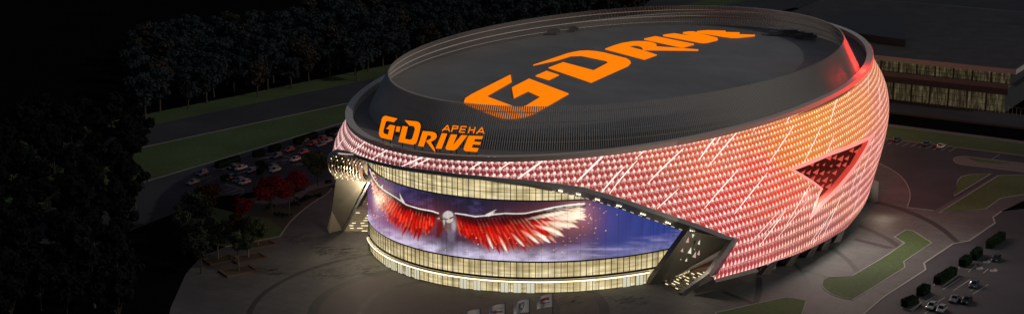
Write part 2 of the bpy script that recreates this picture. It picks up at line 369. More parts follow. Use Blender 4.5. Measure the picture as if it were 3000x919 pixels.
# colours shown by the light facade (its content), control points on the picture of it
CTRL = [((985, 440), (120, 70, 74), (255, 222, 222)), ((1100, 430), (112, 56, 60), (255, 215, 215)), ((1300, 480), (116, 52, 56), (255, 208, 208)), ((1550, 490), (146, 58, 58), (255, 208, 206)), ((1750, 480), (158, 62, 58), (255, 205, 200)),
        ((1950, 450), (196, 76, 50), (255, 208, 196)), ((1900, 560), (176, 58, 54), (255, 200, 196)), ((2120, 640), (196, 48, 48), (255, 200, 198)), ((2150, 560), (226, 52, 42), (255, 205, 195)), ((2110, 450), (226, 84, 50), (255, 212, 195)),
        ((2150, 770), (168, 56, 60), (255, 190, 190)), ((2250, 700), (176, 62, 60), (255, 190, 186)), ((2250, 600), (222, 64, 46), (255, 200, 188)), ((2200, 380), (222, 92, 34), (255, 214, 180)), ((2230, 500), (240, 56, 34), (255, 205, 190)), ((2330, 400), (242, 112, 22), (255, 214, 165)),
        ((2400, 340), (240, 122, 18), (255, 220, 160)), ((2300, 440), (244, 96, 20), (255, 210, 160)), ((2450, 290), (236, 120, 22), (255, 220, 165)), ((2490, 400), (236, 112, 40), (255, 214, 165)), ((2370, 440), (244, 116, 20), (255, 214, 160)), ((2520, 300), (226, 112, 40), (255, 214, 172)), ((2480, 330), (226, 112, 36), (255, 218, 176)), ((2540, 230), (206, 100, 50), (255, 215, 190)), ((2590, 300), (200, 100, 78), (255, 205, 190)), ((2575, 430), (190, 96, 86), (255, 195, 186)), ((2520, 560), (170, 88, 84), (255, 190, 184)), ((2440, 650), (140, 70, 66), (245, 178, 172)), ((2330, 700), (150, 72, 62), (250, 184, 172)), ((2290, 560), (240, 66, 40), (255, 196, 178)), ((2450, 600), (176, 92, 70), (255, 196, 178))]
_cp = np.array([c[0] for c in CTRL], float); _cd = np.array([lin(*c[1]) for c in CTRL]); _cb = np.array([lin(*c[2]) for c in CTRL])*np.array([1.0, .86, .80])
def content(P):
    x, y = image_of(P); w = 1/(((_cp-[x, y])**2).sum(1)+500)**2.2; w /= w.sum()
    return w@_cd, w@_cb
def pip(x, y, poly):
    ins = False; j = len(poly)-1
    for i in range(len(poly)):
        xi, yi = poly[i]; xj, yj = poly[j]
        if (yi > y) != (yj > y) and x < (xj-xi)*(y-yi)/(yj-yi)+xi: ins = not ins
        j = i
    return ins
ARW_OUT = [hit(p) for p in ((2309, 494), (2436, 441), (2562, 390), (2554, 403), (2516, 475), (2463, 548), (2413, 597), (2370, 643), (2386, 597), (2402, 553), (2352, 520))]
ARW_IN = [hit(p) for p in ((2327, 497), (2430, 455), (2543, 409), (2537, 424), (2503, 480), (2450, 545), (2405, 590), (2388, 611), (2398, 570), (2409, 552), (2366, 520))]
ARW_MID = [((a[0]+b[0])/2, (a[1]+b[1])/2) for a, b in zip(ARW_OUT, ARW_IN)]
fm = MB(); UV = []; CD = []; CBR = []
def facade_patch(ts, zlo, zhi, nz, tfun=None):
    n = len(ts); base = len(fm.V)
    for i, t in enumerate(ts):
        for j in range(nz+1):
            k = j/nz
            z = zlo(t)*(1-k)+zhi(t)*k
            P = Sf(t, z); fm.V.append(tuple(P)); UV.append((arc(t), z))
            a, b = content(P); CD.append(a); CBR.append(b)
    for i in range(n-1):
        for j in range(nz):
            q = (base+i*(nz+1)+j, base+(i+1)*(nz+1)+j, base+(i+1)*(nz+1)+j+1, base+i*(nz+1)+j+1)
            u = sum(UV[x][0] for x in q)/4; z = sum(UV[x][1] for x in q)/4; t = float(np.interp(u, _u, _ts))
            if 248 < t < 290 and pip(t, z, ARW_MID): continue
            fm.F.append(q); fm.mi.append(0)
facade_patch(np.arange(110, 239.7, .72), low, lambda t: ZT, 26)
facade_patch(np.arange(239.62, 330, .36), bot, lambda t: ZT, 72)
facade_patch(np.arange(329.5, 470.1, 1.5), bot, lambda t: ZT, 30)
inv = lambda t: float(np.interp(t, [q[1] for q in SLANT], [q[0] for q in SLANT]))
facade_patch(np.linspace(235.07, 239.62, 12), bot, inv, 10)
facade = fm.build('light_facade', [], arena)
me = facade.data
uvl = me.uv_layers.new(name='tile'); lv = np.zeros(len(me.loops), int); me.loops.foreach_get('vertex_index', lv)
uvl.data.foreach_set('uv', np.array(UV, float)[lv].ravel())
for nm, arr in (('dark', CD), ('bright', CBR)):
    at = me.color_attributes.new(nm, 'FLOAT_COLOR', 'POINT')
    at.data.foreach_set('color', np.concatenate([np.array(arr), np.ones((len(arr), 1))], 1).astype('f').ravel())
def facade_mat():
    m, nt, N, L = new_mat('light_facade')
    o = N.new('ShaderNodeOutputMaterial'); b = N.new('ShaderNodeBsdfPrincipled'); L.new(b.outputs[0], o.inputs[0])
    b.inputs['Base Color'].default_value = (.03, .015, .015, 1); b.inputs['Roughness'].default_value = .6; b.inputs['Specular IOR Level'].default_value = .1
    uv = N.new('ShaderNodeUVMap'); uv.uv_map = 'tile'
    sp = N.new('ShaderNodeSeparateXYZ'); L.new(uv.outputs[0], sp.inputs[0])
    def mth(op, a, b_=None, c=None):
        n = N.new('ShaderNodeMath'); n.operation = op
        for i, v in enumerate((a, b_, c)):
            if v is None: continue
            if isinstance(v, (int, float)): n.inputs[i].default_value = v
            else: L.new(v, n.inputs[i])
        return n.outputs[0]
    CELL = 1.72
    vrow = mth('DIVIDE', sp.outputs[1], CELL); row = mth('FLOOR', vrow); fv = mth('SUBTRACT', vrow, row)
    uc = mth('ADD', mth('DIVIDE', sp.outputs[0], CELL), mth('MULTIPLY', row, .45)); fu = mth('FRACT', uc)
    gt = lambda a, c: mth('GREATER_THAN', a, c); lt = lambda a, c: mth('LESS_THAN', a, c)
    mul = lambda *q: q[0] if len(q) == 1 else mth('MULTIPLY', q[0], mul(*q[1:]))
    ab_ = lambda a, c: mth('ABSOLUTE', mth('SUBTRACT', a, c))
    sq = mul(gt(fu, .07), lt(fu, .43), gt(fv, .08), lt(fv, .46))
    d1 = lt(mth('ADD', ab_(fu, .66), mth('MULTIPLY', ab_(fv, .52), .95)), .41)
    d2 = lt(mth('ADD', ab_(fu, .20), mth('MULTIPLY', ab_(fv, .77), 1.05)), .29)
    ln = mth('MAXIMUM', lt(fv, .045), mul(lt(ab_(fu, .03), .03), lt(fv, .5)))
    dark = mth('MINIMUM', mth('ADD', d1, d2), 1.0)
    ad = N.new('ShaderNodeVertexColor'); ad.layer_name = 'dark'; ab = N.new('ShaderNodeVertexColor'); ab.layer_name = 'bright'
    # single lamps differ a little in output
    wn = N.new('ShaderNodeTexWhiteNoise'); wn.noise_dimensions = '2D'; cv = N.new('ShaderNodeCombineXYZ'); L.new(mth('FLOOR', uc), cv.inputs[0]); L.new(row, cv.inputs[1]); L.new(cv.outputs[0], wn.inputs['Vector'])
    lev = mth('MULTIPLY', mth('ADD', .68, mth('MULTIPLY', sq, .95)), mth('ADD', .80, mth('MULTIPLY', wn.outputs['Value'], .4)))
    vs_ = N.new('ShaderNodeVectorMath'); vs_.operation = 'SCALE'; L.new(ab.outputs[0], vs_.inputs[0]); L.new(lev, vs_.inputs['Scale'])
    mx = N.new('ShaderNodeMix'); mx.data_type = 'RGBA'; L.new(dark, mx.inputs[0]); L.new(vs_.outputs[0], mx.inputs[6]); L.new(ad.outputs[0], mx.inputs[7])
    mx2 = N.new('ShaderNodeMix'); mx2.data_type = 'RGBA'; L.new(mth('MULTIPLY', ln, .6), mx2.inputs[0]); L.new(mx.outputs[2], mx2.inputs[6]); mx2.inputs[7].default_value = (.16, .025, .022, 1)
    L.new(mx2.outputs[2], b.inputs['Emission Color']); b.inputs['Emission Strength'].default_value = 1.0
    return m
me.materials.append(facade_mat())

# diagonal bars of brighter light on the facade
M['lightbar'] = glow('light_bar', (1.0, .80, .72), 1.3)
for (p, q, w) in (((1012, 402), (985, 440), .5), ((1080, 405), (1030, 445), .45), ((1105, 412), (1050, 452), .6), ((1150, 428), (1085, 468), .45), ((1262, 448), (1180, 486), .7), ((1285, 451), (1205, 489), .45), ((1432, 458), (1378, 494), .5), ((1450, 458), (1440, 466), .5), ((1510, 462), (1462, 497), .45), ((1600, 462), (1518, 522), .7),
                  ((1775, 446), (1690, 532), .7), ((1828, 487), (1762, 562), .55), ((1866, 468), (1785, 566), .45), ((1898, 428), (1868, 458), .5), ((2002, 433), (1896, 536), .65), ((1986, 552), (1924, 610), .5), ((2105, 388), (2045, 470), .7), ((2160, 385), (2072, 488), .65), ((2120, 384), (2090, 430), .4),
                  ((2165, 492), (2062, 610), .6), ((2246, 505), (2150, 625), .65), ((2225, 355), (2205, 385), .4), ((2320, 325), (2300, 365), .45), ((2324, 368), (2250, 478), .6), ((2405, 367), (2352, 478), .5), ((2440, 400), (2412, 462), .45), ((2460, 268), (2428, 366), .6), ((2492, 247), (2482, 285), .4),
                  ((2543, 205), (2543, 275), .4), ((2570, 228), (2576, 305), .4), ((2570, 250), (2574, 345), .4), ((2560, 395), (2500, 575), .45), ((2580, 400), (2540, 520), .4), ((2372, 540), (2300, 660), .45), ((2362, 590), (2270, 700), .4), ((2300, 615), (2225, 715), .5), ((2280, 618), (2195, 712), .4), ((2310, 600), (2230, 690), .35), ((2290, 740), (2245, 775), .4), ((2470, 560), (2410, 690), .45), ((2440, 610), (2380, 715), .4), ((2525, 545), (2490, 640), .35), ((2416, 645), (2365, 720), .35), ((2520, 470), (2480, 590), .35), ((2590, 350), (2556, 500), .35)):
    a, b = hit(p), hit(q); n = 14; A, B = [], []
    d = (Sf(*b)-Sf(*a)); 
    for i in range(n+1):
        k = i/n; t, z = a[0]*(1-k)+b[0]*k, a[1]*(1-k)+b[1]*k
        if 248 < t < 290 and pip(t, z, ARW_OUT): break
        P = Sf(t, z, .16); tn = (Sf(t+.1, z)-Sf(t-.1, z)).normalized(); ww = w*(.55+.45*math.sin(math.pi*min(1, k*1.1)))*.62
        A.append(P-tn*ww); B.append(P+tn*ww)
    if len(A) > 2:
        sm = MB(); sm.strip(A, B); sm.build('light_bar', M['lightbar'], arena)

# arrow-shaped niche: bright frame, recessed slatted panel
am = MB(); n = len(ARW_OUT)
def dense(P, k=8):
    Q = []
    for i in range(len(P)):
        a, b = P[i], P[(i+1) % len(P)]
        for j in range(k): Q.append((a[0]+(b[0]-a[0])*j/k, a[1]+(b[1]-a[1])*j/k))
    return Q
dO, dI = dense(ARW_OUT), dense(ARW_IN)
am.strip([Sf(*q, .22) for q in dO], [Sf(*q, .22) for q in dI], 0, True)
am.strip([Sf(*q, .0) for q in dO], [Sf(*q, .22) for q in dO], 0, True)
am.build('arrow_frame', M['pinkframe'], arena)
wm = MB(); wm.strip([Sf(*q, .22) for q in dI], [Sf(*q, -1.5) for q in dI], 0, True)
wm.build('arrow_reveal', glow('arrow_reveal', lin(214, 60, 46), .7, (.5, .15, .12)), arena)
pm = MB(); t0_, t1_ = min(q[0] for q in dO), max(q[0] for q in dO); z0_, z1_ = min(q[1] for q in dO), max(q[1] for q in dO)
gt_, gz_ = np.linspace(t0_, t1_, 60), np.linspace(z0_, z1_, 40)
for i in range(59):
    for j in range(39):
        if pip((gt_[i]+gt_[i+1])/2, (gz_[j]+gz_[j+1])/2, ARW_OUT):
            pm.add([Sf(gt_[i], gz_[j], -1.45), Sf(gt_[i+1], gz_[j], -1.45), Sf(gt_[i+1], gz_[j+1], -1.45), Sf(gt_[i], gz_[j+1], -1.45)], [(0, 1, 2, 3)])
pm.build('arrow_panel', glow('arrow_panel', lin(84, 16, 11), .8, (.14, .03, .02)), arena)  # panel glow stands in for red light falling into the niche
sl = MB()
for k in range(46):      # leaning slats
    u0 = k/45
    p, q = (2300+u0*270, 480-u0*75+60), (2300+u0*270+62, 480-u0*75-70)
    a, b = hit(p), hit(q); run = []
    for i in range(31):
        kk = i/30; t, z = a[0]*(1-kk)+b[0]*kk, a[1]*(1-kk)+b[1]*kk
        run.append((t, z) if pip(t, z, ARW_IN) else None)
    for i in range(30):
        if run[i] and run[i+1]:
            c0, c1 = Sf(*run[i], -1.2), Sf(*run[i+1], -1.2); w = Vector((.11, .06, 0))
            sl.hexa([c0-w, c0+w, c0+w+Vector((-.1, .2, 0)), c0-w+Vector((-.1, .2, 0))], [c1-w, c1+w, c1+w+Vector((-.1, .2, 0)), c1-w+Vector((-.1, .2, 0))])
sl.build('arrow_slats', pbr('arrow_slat', (.05, .012, .008), .5, .1), arena)
tr = MB(); rr = random.Random(5)
for i in range(9):
    for j in range(13):
        x = 2320+j*19+(i % 2)*9+rr.uniform(-3, 3); y = 420+i*21+rr.uniform(-3, 3); k = rr.choice((.6, 1, 1.25))
        pts = [hit((x-8*k, y+3*k)), hit((x+8*k, y-7*k)), hit((x+3*k, y+8*k))]
        if all(pip(*q, ARW_IN) for q in pts):
            V = [Sf(*q, -.85) for q in pts]; tr.add(V, [(0, 2, 1)])
tr.build('arrow_triangles', glow('arrow_triangle', lin(222, 84, 70), .8, (.2, .05, .04)), arena)

# metal coping ring on top of the facade, deck behind it
TT = np.arange(0, 360, 1.0)
cm = MB(); o1, o2, i2, i1 = ([Sf(t, ZT-.15, .35) for t in TT], [Sf(t, 38.3, .30) for t in TT], [Sf(t, 38.3, -1.7) for t in TT], [Sf(t, 35.9, -1.8) for t in TT])
u0 = [Sf(t, ZT-.15, -.2) for t in TT]
cm.strip(o1, o2, 0, True); cm.strip(o2, i2, 0, True); cm.strip(i2, i1, 0, True); cm.strip(u0, o1, 0, True)
cm.build('coping', M['coping'], arena)
# red glow painted on the coping by emission, stronger towards the far end
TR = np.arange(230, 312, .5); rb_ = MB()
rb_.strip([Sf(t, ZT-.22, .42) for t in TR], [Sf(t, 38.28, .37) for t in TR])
rbo = rb_.build('painted_red_glow', [], arena)
m, nt, N, L = new_mat('coping_red_glow'); o = N.new('ShaderNodeOutputMaterial'); b = N.new('ShaderNodeBsdfPrincipled'); L.new(b.outputs[0], o.inputs[0])
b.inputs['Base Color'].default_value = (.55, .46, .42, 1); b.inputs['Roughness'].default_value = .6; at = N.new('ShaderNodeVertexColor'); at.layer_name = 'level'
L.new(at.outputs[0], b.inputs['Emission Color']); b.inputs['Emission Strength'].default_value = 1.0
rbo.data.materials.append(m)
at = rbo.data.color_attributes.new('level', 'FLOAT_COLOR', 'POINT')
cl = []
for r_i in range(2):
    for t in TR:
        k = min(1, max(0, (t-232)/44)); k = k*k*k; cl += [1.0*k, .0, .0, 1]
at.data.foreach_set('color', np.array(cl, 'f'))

# collar: ring of leaning blades round the roof
cA, aA, thA = (34.371, 497.983), (88.2, 56.19), R(54.35)
def El(t, z, e):
    u, v = (aA[0]+e)*math.cos(R(t)), (aA[1]+e)*math.sin(R(t))
    return Vector((cA[0]+u*math.cos(thA)-v*math.sin(thA), cA[1]+u*math.sin(thA)+v*math.cos(thA), z))
eo = lambda z: 5.5*(46.2-z)/10.0
dm = MB()
TA = np.arange(0, 360, 2.0)
dk_o, dk_i = [Sf(t, 36.0, -1.75) for t in TT], []
for t in TT:       # nearest radial match on the collar foot
    q = Sf(t, 36.0)-Vector((cA[0], cA[1], 36)); u = q.x*math.cos(thA)+q.y*math.sin(thA); v = -q.x*math.sin(thA)+q.y*math.cos(thA)
    dk_i.append(El(math.degrees(math.atan2(v/aA[1], u/aA[0])), 36.0, 2.0))
dm.strip(dk_o, dk_i, 0, True); dm.build('deck', M['deck'], arena)
dr = MB(); dr.strip([El(t, 36.0, 4.0) for t in TA], [El(t, 38.9, 2.6) for t in TA], 0, True); dr.build('drum', M['drum'], arena, True)
rf = MB(); cen = Vector((cA[0], cA[1], 39.3))
rings = [[cen+(El(t, 39.0, 3.4)-Vector((cA[0], cA[1], 39.0)))*k+Vector((0, 0, .55*(1-k*k)-.3)) for t in TA] for k in (1, .85, .65, .4, .15)]
for k in range(4): rf.strip(rings[k], rings[k+1], 0, True)
rf.add(rings[4], [tuple(range(len(TA)))])
rf.build('roof', M['roof'], arena, True)
bm_ = MB(); per = 0; t = 0.0; pitch = .56; tl = []
while t < 360:
    tl.append(t); t += math.degrees(pitch/math.hypot(aA[0]*math.sin(R(t)), aA[1]*math.cos(R(t))))
for t in tl:
    a, b = El(t, 36.05, eo(36.05)), El(t, 46.2, 0); rad = Vector((a.x-cA[0], a.y-cA[1], 0)).normalized(); tn = Vector((-rad.y, rad.x, 0))*.10
    ri = rad*.5
    bm_.hexa([a-tn, a+tn, a+tn-ri, a-tn-ri], [b-tn, b+tn, b+tn-ri, b-tn-ri])
bm_.build('louvre_screen', M['collar'], arena)
rl = MB()
for z, w, h in ((44.6, .18, .16), (42.3, .35, .2), (40.2, .18, .12), (37.9, .2, .14)):
    e = eo(z)-.55
    o_, i_ = [El(t, z, e) for t in TA], [El(t, z, e-w) for t in TA]; o2_, i2_ = [El(t, z+h, e) for t in TA], [El(t, z+h, e-w) for t in TA]
    rl.strip(o_, o2_, 0, True); rl.strip(o2_, i2_, 0, True); rl.strip(i2_, i_, 0, True); rl.strip(i_, o_, 0, True)
rl.build('screen_rail', M['coping'], arena)
for k, (p_, w_, d_) in enumerate((((1612, 100), 7, 1.2), ((1668, 92), 6, 1.2), ((2305, 103), 12, 3), ((2360, 112), 7, 2.5))):
    q_ = ground(p_, 39.4); eq = MB(); eq.box((q_.x, q_.y, 40.1), (w_, d_, .9), R(20-k*14)); eq.box((q_.x+.6, q_.y, 40.85), (w_*.5, d_*.6, .5), R(20-k*14)); eq.build('roof_plant', M['drum'], arena)
# hatch frames on the deck and roof equipment
hf = MB()
a = ground((2100, 368), 36.6); hf.box((a.x, a.y, 36.9), (26, .4, .5), R(30)); hf.build('deck_channel', M['drum'], arena)

# glowing roof lettering, lying flat on the roof
ROOF = {
 'G': ([(515, 180), (523, 232), (332, 338), (345, 352), (540, 425), (590, 430), (635, 418), (750, 348), (650, 303), (541, 355), (526, 278), (658, 211), (962, 325), (700, 470), (640, 492), (590, 502), (540, 507), (490, 507), (450, 503), (380, 483), (175, 403), (160, 392), (157, 382), (168, 360), (215, 330)], lambda x, y: (1300+x/2.63, 150+y/2.63)),
 'dash': ([(792, 151), (888, 182), (810, 219), (708, 188)], lambda x, y: (1300+x/2.63, 150+y/2.63)),
 'D': ([(1562, 190), (1634, 166), (1660, 157), (1681, 152), (1700, 149), (1722, 148), (1746, 150), (1770, 154), (1836, 171), (1846, 178), (1848, 184), (1840, 193), (1732, 241), (1607, 198), (1650, 182), (1739, 206), (1779, 185), (1780, 180), (1774, 177), (1703, 162), (1672, 163), (1630, 176)], lambda x, y: (x, y)),
 'R': ([(235, 460), (320, 428), (400, 405), (500, 390), (555, 388), (610, 390), (665, 396), (700, 406), (720, 420), (718, 438), (900, 450), (1115, 467), (1110, 474), (592, 469), (588, 450), (575, 437), (560, 430), (535, 424), (510, 423), (480, 428), (448, 437), (586, 473), (723, 517), (605, 560)], lambda x, y: (1700+x/3.22, y/3.22)),
 'I': ([(710, 342), (1073, 415), (965, 446), (602, 365)], lambda x, y: (1700+x/3.22, y/3.22)),
 'V': ([(780, 330), (835, 321), (890, 315), (1000, 332), (1130, 352), (968, 305), (1020, 298), (1068, 297), (1285, 355), (1298, 365), (1292, 373), (1200, 396), (1165, 399), (1130, 397), (1080, 387)], lambda x, y: (1700+x/3.22, y/3.22)),
 'E': ([(1100, 295), (1150, 289), (1200, 286), (1372, 291), (1300, 299), (1330, 303), (1503, 306), (1430, 315), (1480, 323), (1648, 329), (1490, 346), (1430, 347), (1340, 336)], lambda x, y: (1700+x/3.22, y/3.22)),
}
for k, (P, f) in ROOF.items():
    W = [ground(f(*p), 39.72) for p in P]; V2, T = tess([(w.x, w.y) for w in W]); n = len(W)
    mb = MB(); V = [(v.x, v.y, 39.72) for v in V2]
    mb.add(V, [tuple(t_) if (Vector(V[t_[1]])-Vector(V[t_[0]])).cross(Vector(V[t_[2]])-Vector(V[t_[0]])).z > 0 else tuple(t_)[::-1] for t_ in T])
    mb.strip([(v[0], v[1], 39.2) for v in V], V, 0, True)
    mb.build('roof_letter', M['orange'], arena)

# glass entrance wall
cG, aG, thG = (14.671, 465.426), (58.9, 50.47), R(47.26)
def Gl(k, z, off=0.0):
    c, s_ = math.cos(R(k)), math.sin(R(k)); nu, nv = c/aG[0], s_/aG[1]; h = math.hypot(nu, nv)
    u, v = aG[0]*c+nu/h*off, aG[1]*s_+nv/h*off
    return Vector((cG[0]+u*math.cos(thG)-v*math.sin(thG), cG[1]+u*math.sin(thG)+v*math.cos(thG), z))
K0, K1 = 143.0, 263.0
def gwin_mat():
    """lit interior behind pale glass: panels differ, pale streaks of ceiling light"""
    m, nt, N, L = new_mat('lit_glass')
    o = N.new('ShaderNodeOutputMaterial'); b = N.new('ShaderNodeBsdfPrincipled'); L.new(b.outputs[0], o.inputs[0])
    b.inputs['Base Color'].default_value = (.05, .05, .045, 1); b.inputs['Roughness'].default_value = .4; b.inputs['Specular IOR Level'].default_value = .2
    uv = N.new('ShaderNodeUVMap'); uv.uv_map = 'pane'
    mp_ = N.new('ShaderNodeMapping'); mp_.inputs['Scale'].default_value = (.16, 1.1, 1); L.new(uv.outputs[0], mp_.inputs[0])
    n = N.new('ShaderNodeTexNoise'); n.inputs['Scale'].default_value = 1.0; n.inputs['Detail'].default_value = 3; L.new(mp_.outputs[0], n.inputs['Vector'])
    r = N.new('ShaderNodeValToRGB'); r.color_ramp.elements[0].position = .25; r.color_ramp.elements[1].position = .72
    r.color_ramp.elements[0].color = (.28, .215, .095, 1); r.color_ramp.elements[1].color = (.68, .59, .36, 1)
    e = r.color_ramp.elements.new(.5); e.color = (.46, .38, .20, 1)
    L.new(n.outputs['Fac'], r.inputs[0])
    mp2 = N.new('ShaderNodeMapping'); mp2.inputs['Scale'].default_value = (.55, .02, 1); L.new(uv.outputs[0], mp2.inputs[0])
    n2 = N.new('ShaderNodeTexNoise'); n2.inputs['Scale'].default_value = 1.0; n2.inputs['Detail'].default_value = 2; L.new(mp2.outputs[0], n2.inputs['Vector'])
    mr = N.new('ShaderNodeMapRange'); mr.inputs[1].default_value = .35; mr.inputs[2].default_value = .6; mr.inputs[3].default_value = .62; mr.inputs[4].default_value = 1.1; L.new(n2.outputs['Fac'], mr.inputs[0])
    mx = N.new('ShaderNodeMix'); mx.data_type = 'RGBA'; mx.blend_type = 'MULTIPLY'; mx.inputs[0].default_value = 1; L.new(r.outputs[0], mx.inputs[6]); L.new(mr.outputs[0], mx.inputs[7])
    at = N.new('ShaderNodeVertexColor'); at.layer_name = 'storey'
    mx3 = N.new('ShaderNodeMix'); mx3.data_type = 'RGBA'; mx3.blend_type = 'MULTIPLY'; mx3.inputs[0].default_value = 1; L.new(mx.outputs[2], mx3.inputs[6]); L.new(at.outputs[0], mx3.inputs[7])
    L.new(mx3.outputs[2], b.inputs['Emission Color']); b.inputs['Emission Strength'].default_value = 1.6
    return m
M['litglass'] = gwin_mat()
KK = np.arange(K0, K1+.01, 1.0)
def gwall(name, za, zb, mat, ks=KK, off=0.0):
    V, Fc, uvs = [], [], []
    for k in ks:
        V += [Gl(k, za, off), Gl(k, zb, off)]; uvs += [(k*.95, za), (k*.95, zb)]
    n = len(ks)
    Fc = [(2*i, 2*i+2, 2*i+3, 2*i+1) for i in range(n-1)]
    o = mesh(name, V, Fc, mat, arena)
    at = o.data.color_attributes.new('storey', 'FLOAT_COLOR', 'POINT'); at.data.foreach_set('color', np.tile(np.array([1.12, 1.12, 1.15, 1, .60, .56, .48, 1], 'f'), n))
    ul = o.data.uv_layers.new(name='pane'); lv = np.zeros(len(o.data.loops), int); o.data.loops.foreach_get('vertex_index', lv)
    ul.data.foreach_set('uv', np.array(uvs, float)[lv].ravel()); return o
gwall('ground_floor_glass', 0.0, 3.75, M['litglass'])
gwall('lower_glass', 3.75, 8.25, M['litglass'])
gwall('upper_glass', 24.2, 34.0, M['litglass'])
mm = MB()
step = math.degrees(1.62/54.5)
ks = np.arange(K0, K1, step)
for k in ks:
    for za, zb, w in ((4.15, 8.2, .085), (24.2, 34.0, .095), (0, 2.9, .07)):
        a, b, c, d = Gl(k-w, za, .12), Gl(k+w, za, .12), Gl(k+w, za, -.05), Gl(k-w, za, -.05); up = Vector((0, 0, zb-za))
        mm.hexa([a, b, c, d], [a+up, b+up, c+up, d+up])
def hoop(m, z, h, o_, i_, ks=KK):
    A, B, C_, D = ([Gl(k, z, o_) for k in ks], [Gl(k, z+h, o_) for k in ks], [Gl(k, z+h, i_) for k in ks], [Gl(k, z, i_) for k in ks])
    m.strip(A, B); m.strip(B, C_); m.strip(D, A)
for z, h, o_ in ((3.65, .5, .2), (8.0, .35, .16), (24.1, .22, .16), (26.1, .1, .12), (0, .12, .14), (6.9, .0, 0)):
    if h: hoop(mm, z, h, o_, -.05)
mm.build('mullions', M['frame'], arena)
ld = MB(); hoop(ld, 2.95, .28, .75, .3, np.arange(147, 250, 1.0)); ld.build('led_strip', M['strip'], arena)
cp = MB(); hoop(cp, 3.24, .22, .70, .1, np.arange(147, 250, 1.0)); cp.build('canopy', M['coping'], arena)
# entrance doors, double leaves
def door(k):
    w = 1.05
    def leafm(k0, k1, mat, off, za=.06, zb=2.72):
        mb = MB(); a, b = Gl(k0, za, off), Gl(k1, za, off); a2, b2 = Gl(k0, za, off-.08), Gl(k1, za, off-.08); up = Vector((0, 0, zb-za))
        mb.hexa([a, b, b2, a2], [a+up, b+up, b2+up, a2+up]); return mb
    fr = MB()
    for q0, q1 in ((-w-.09, -w), (-.045, .045), (w, w+.09)):
        sub = leafm(k+q0, k+q1, None, .30); fr.add(sub.V, sub.F)
    sub = leafm(k-w-.09, k+w+.09, None, .30, 2.65, 2.82); fr.add(sub.V, sub.F)
    d = fr.build('entrance_door', M['frame'], arena)
    for q0, q1 in ((-w, -.045), (.045, w)):
        leafm(k+q0, k+q1, None, .22).build('door_leaf', M['doorglass'], d)
M['doorglass'] = glow('door_glass', (.66, .63, .47), 1.0)
for k in (166.5, 170, 173.6, 177.5, 181.2, 197.5, 201.6, 209.5, 213, 216.6, 242.6, 246.4): door(k)

# curved video screen and the picture on it
SZ0, SZ1 = 8.45, 24.1
nk, nz = 420, 110
kk_, zz_ = np.linspace(147.5, K1, nk), np.linspace(SZ0, SZ1, nz)
V = []; pxs = np.zeros((nk*nz, 2))
for i, k in enumerate(kk_):
    for j, z in enumerate(zz_):
        P = Gl(k, z, .35); V.append(P); pxs[i*nz+j] = image_of(P)
Fc = [(i*nz+j, (i+1)*nz+j, (i+1)*nz+j+1, i*nz+j+1) for i in range(nk-1) for j in range(nz-1)]
scr = mesh('video_screen', V, Fc, [], arena)
X, Y = pxs[:, 0], pxs[:, 1]; ZR = np.tile(np.linspace(0, 1, nz), nk); UR = np.repeat(np.linspace(0, 1, nk), nz)
rng = np.random.default_rng(4)
def vnoise(x, y, seed):
    g = np.random.default_rng(seed).random((64, 64)); xi, yi = np.floor(x).astype(int), np.floor(y).astype(int); fx, fy = x-xi, y-yi
    fx, fy = fx*fx*(3-2*fx), fy*fy*(3-2*fy); q = lambda a, b: g[(xi+a) % 64, (yi+b) % 64]
    return (q(0, 0)*(1-fx)+q(1, 0)*fx)*(1-fy)+(q(0, 1)*(1-fx)+q(1, 1)*fx)*fy
def fbm(x, y, s): return sum(vnoise(x*2**k, y*2**k, s+k)/2**k for k in range(4))/1.875
C = np.zeros((nk*nz, 3))
def L3(r, g, b): return np.array(lin(r, g, b))
def over(mask, c):
    global C
    C = C*(1-mask[:, None])+np.asarray(c)*mask[:, None]
sst = lambda a, b, x: (lambda k: k*k*(3-2*k))(np.clip((x-a)/(b-a), 0, 1))
C[:] = L3(42, 38, 60)
over(sst(.25, .85, ZR), L3(34, 34, 54)); over((1-sst(1090, 1270, X))*.9, L3(64, 54, 104)); over((1-sst(1090, 1180, X))*sst(.6, 1, ZR)*.8, L3(92, 40, 70))
over(sst(1690, 1800, X)*.95, L3(54, 66, 138)); over(sst(1600, 1690, X)*(1-sst(1700, 1790, X))*.5, L3(84, 74, 104)); over(sst(1850, 1960, X)*.5, L3(50, 66, 140))
nz1 = fbm(X/45, Y/22, 10)
over(sst(.5, .8, nz1)*(1-sst(1690, 1800, X))*.35, L3(96, 86, 150))
cloud = sst(.30, .0, ZR)*np.clip(.15+1.3*fbm(X/30, Y/12, 30), 0, 1.1)*(1-.75*sst(1600, 1780, X))
over(np.clip(cloud, 0, 1)*.95, L3(226, 214, 246))
over(sst(.5, .75, fbm(X/60, Y/9, 50))*sst(.35, .1, ZR)*sst(1600, 1700, X)*.7, L3(170, 160, 215))
over(np.exp(-((X-1140)/60)**2-((Y-640)/34)**2)*.5, L3(88, 76, 138))
def seg(p, q, r0, r1, soft=1.2):
    d = np.array(q, float)-p; L_ = d@d; t = np.clip(((X-p[0])*d[0]+(Y-p[1])*d[1])/L_, 0, 1)
    D = np.hypot(X-p[0]-t*d[0], Y-p[1]-t*d[1]); r = r0+(r1-r0)*t
    return np.clip((r-D)/soft+.5, 0, 1), t
def polyl(P, n):
    P = np.array(P, float); s_ = np.concatenate([[0], np.cumsum(np.hypot(*np.diff(P, axis=0).T))]); q = np.linspace(0, s_[-1], n)
    return np.stack([np.interp(q, s_, P[:, 0]), np.interp(q, s_, P[:, 1])], 1)
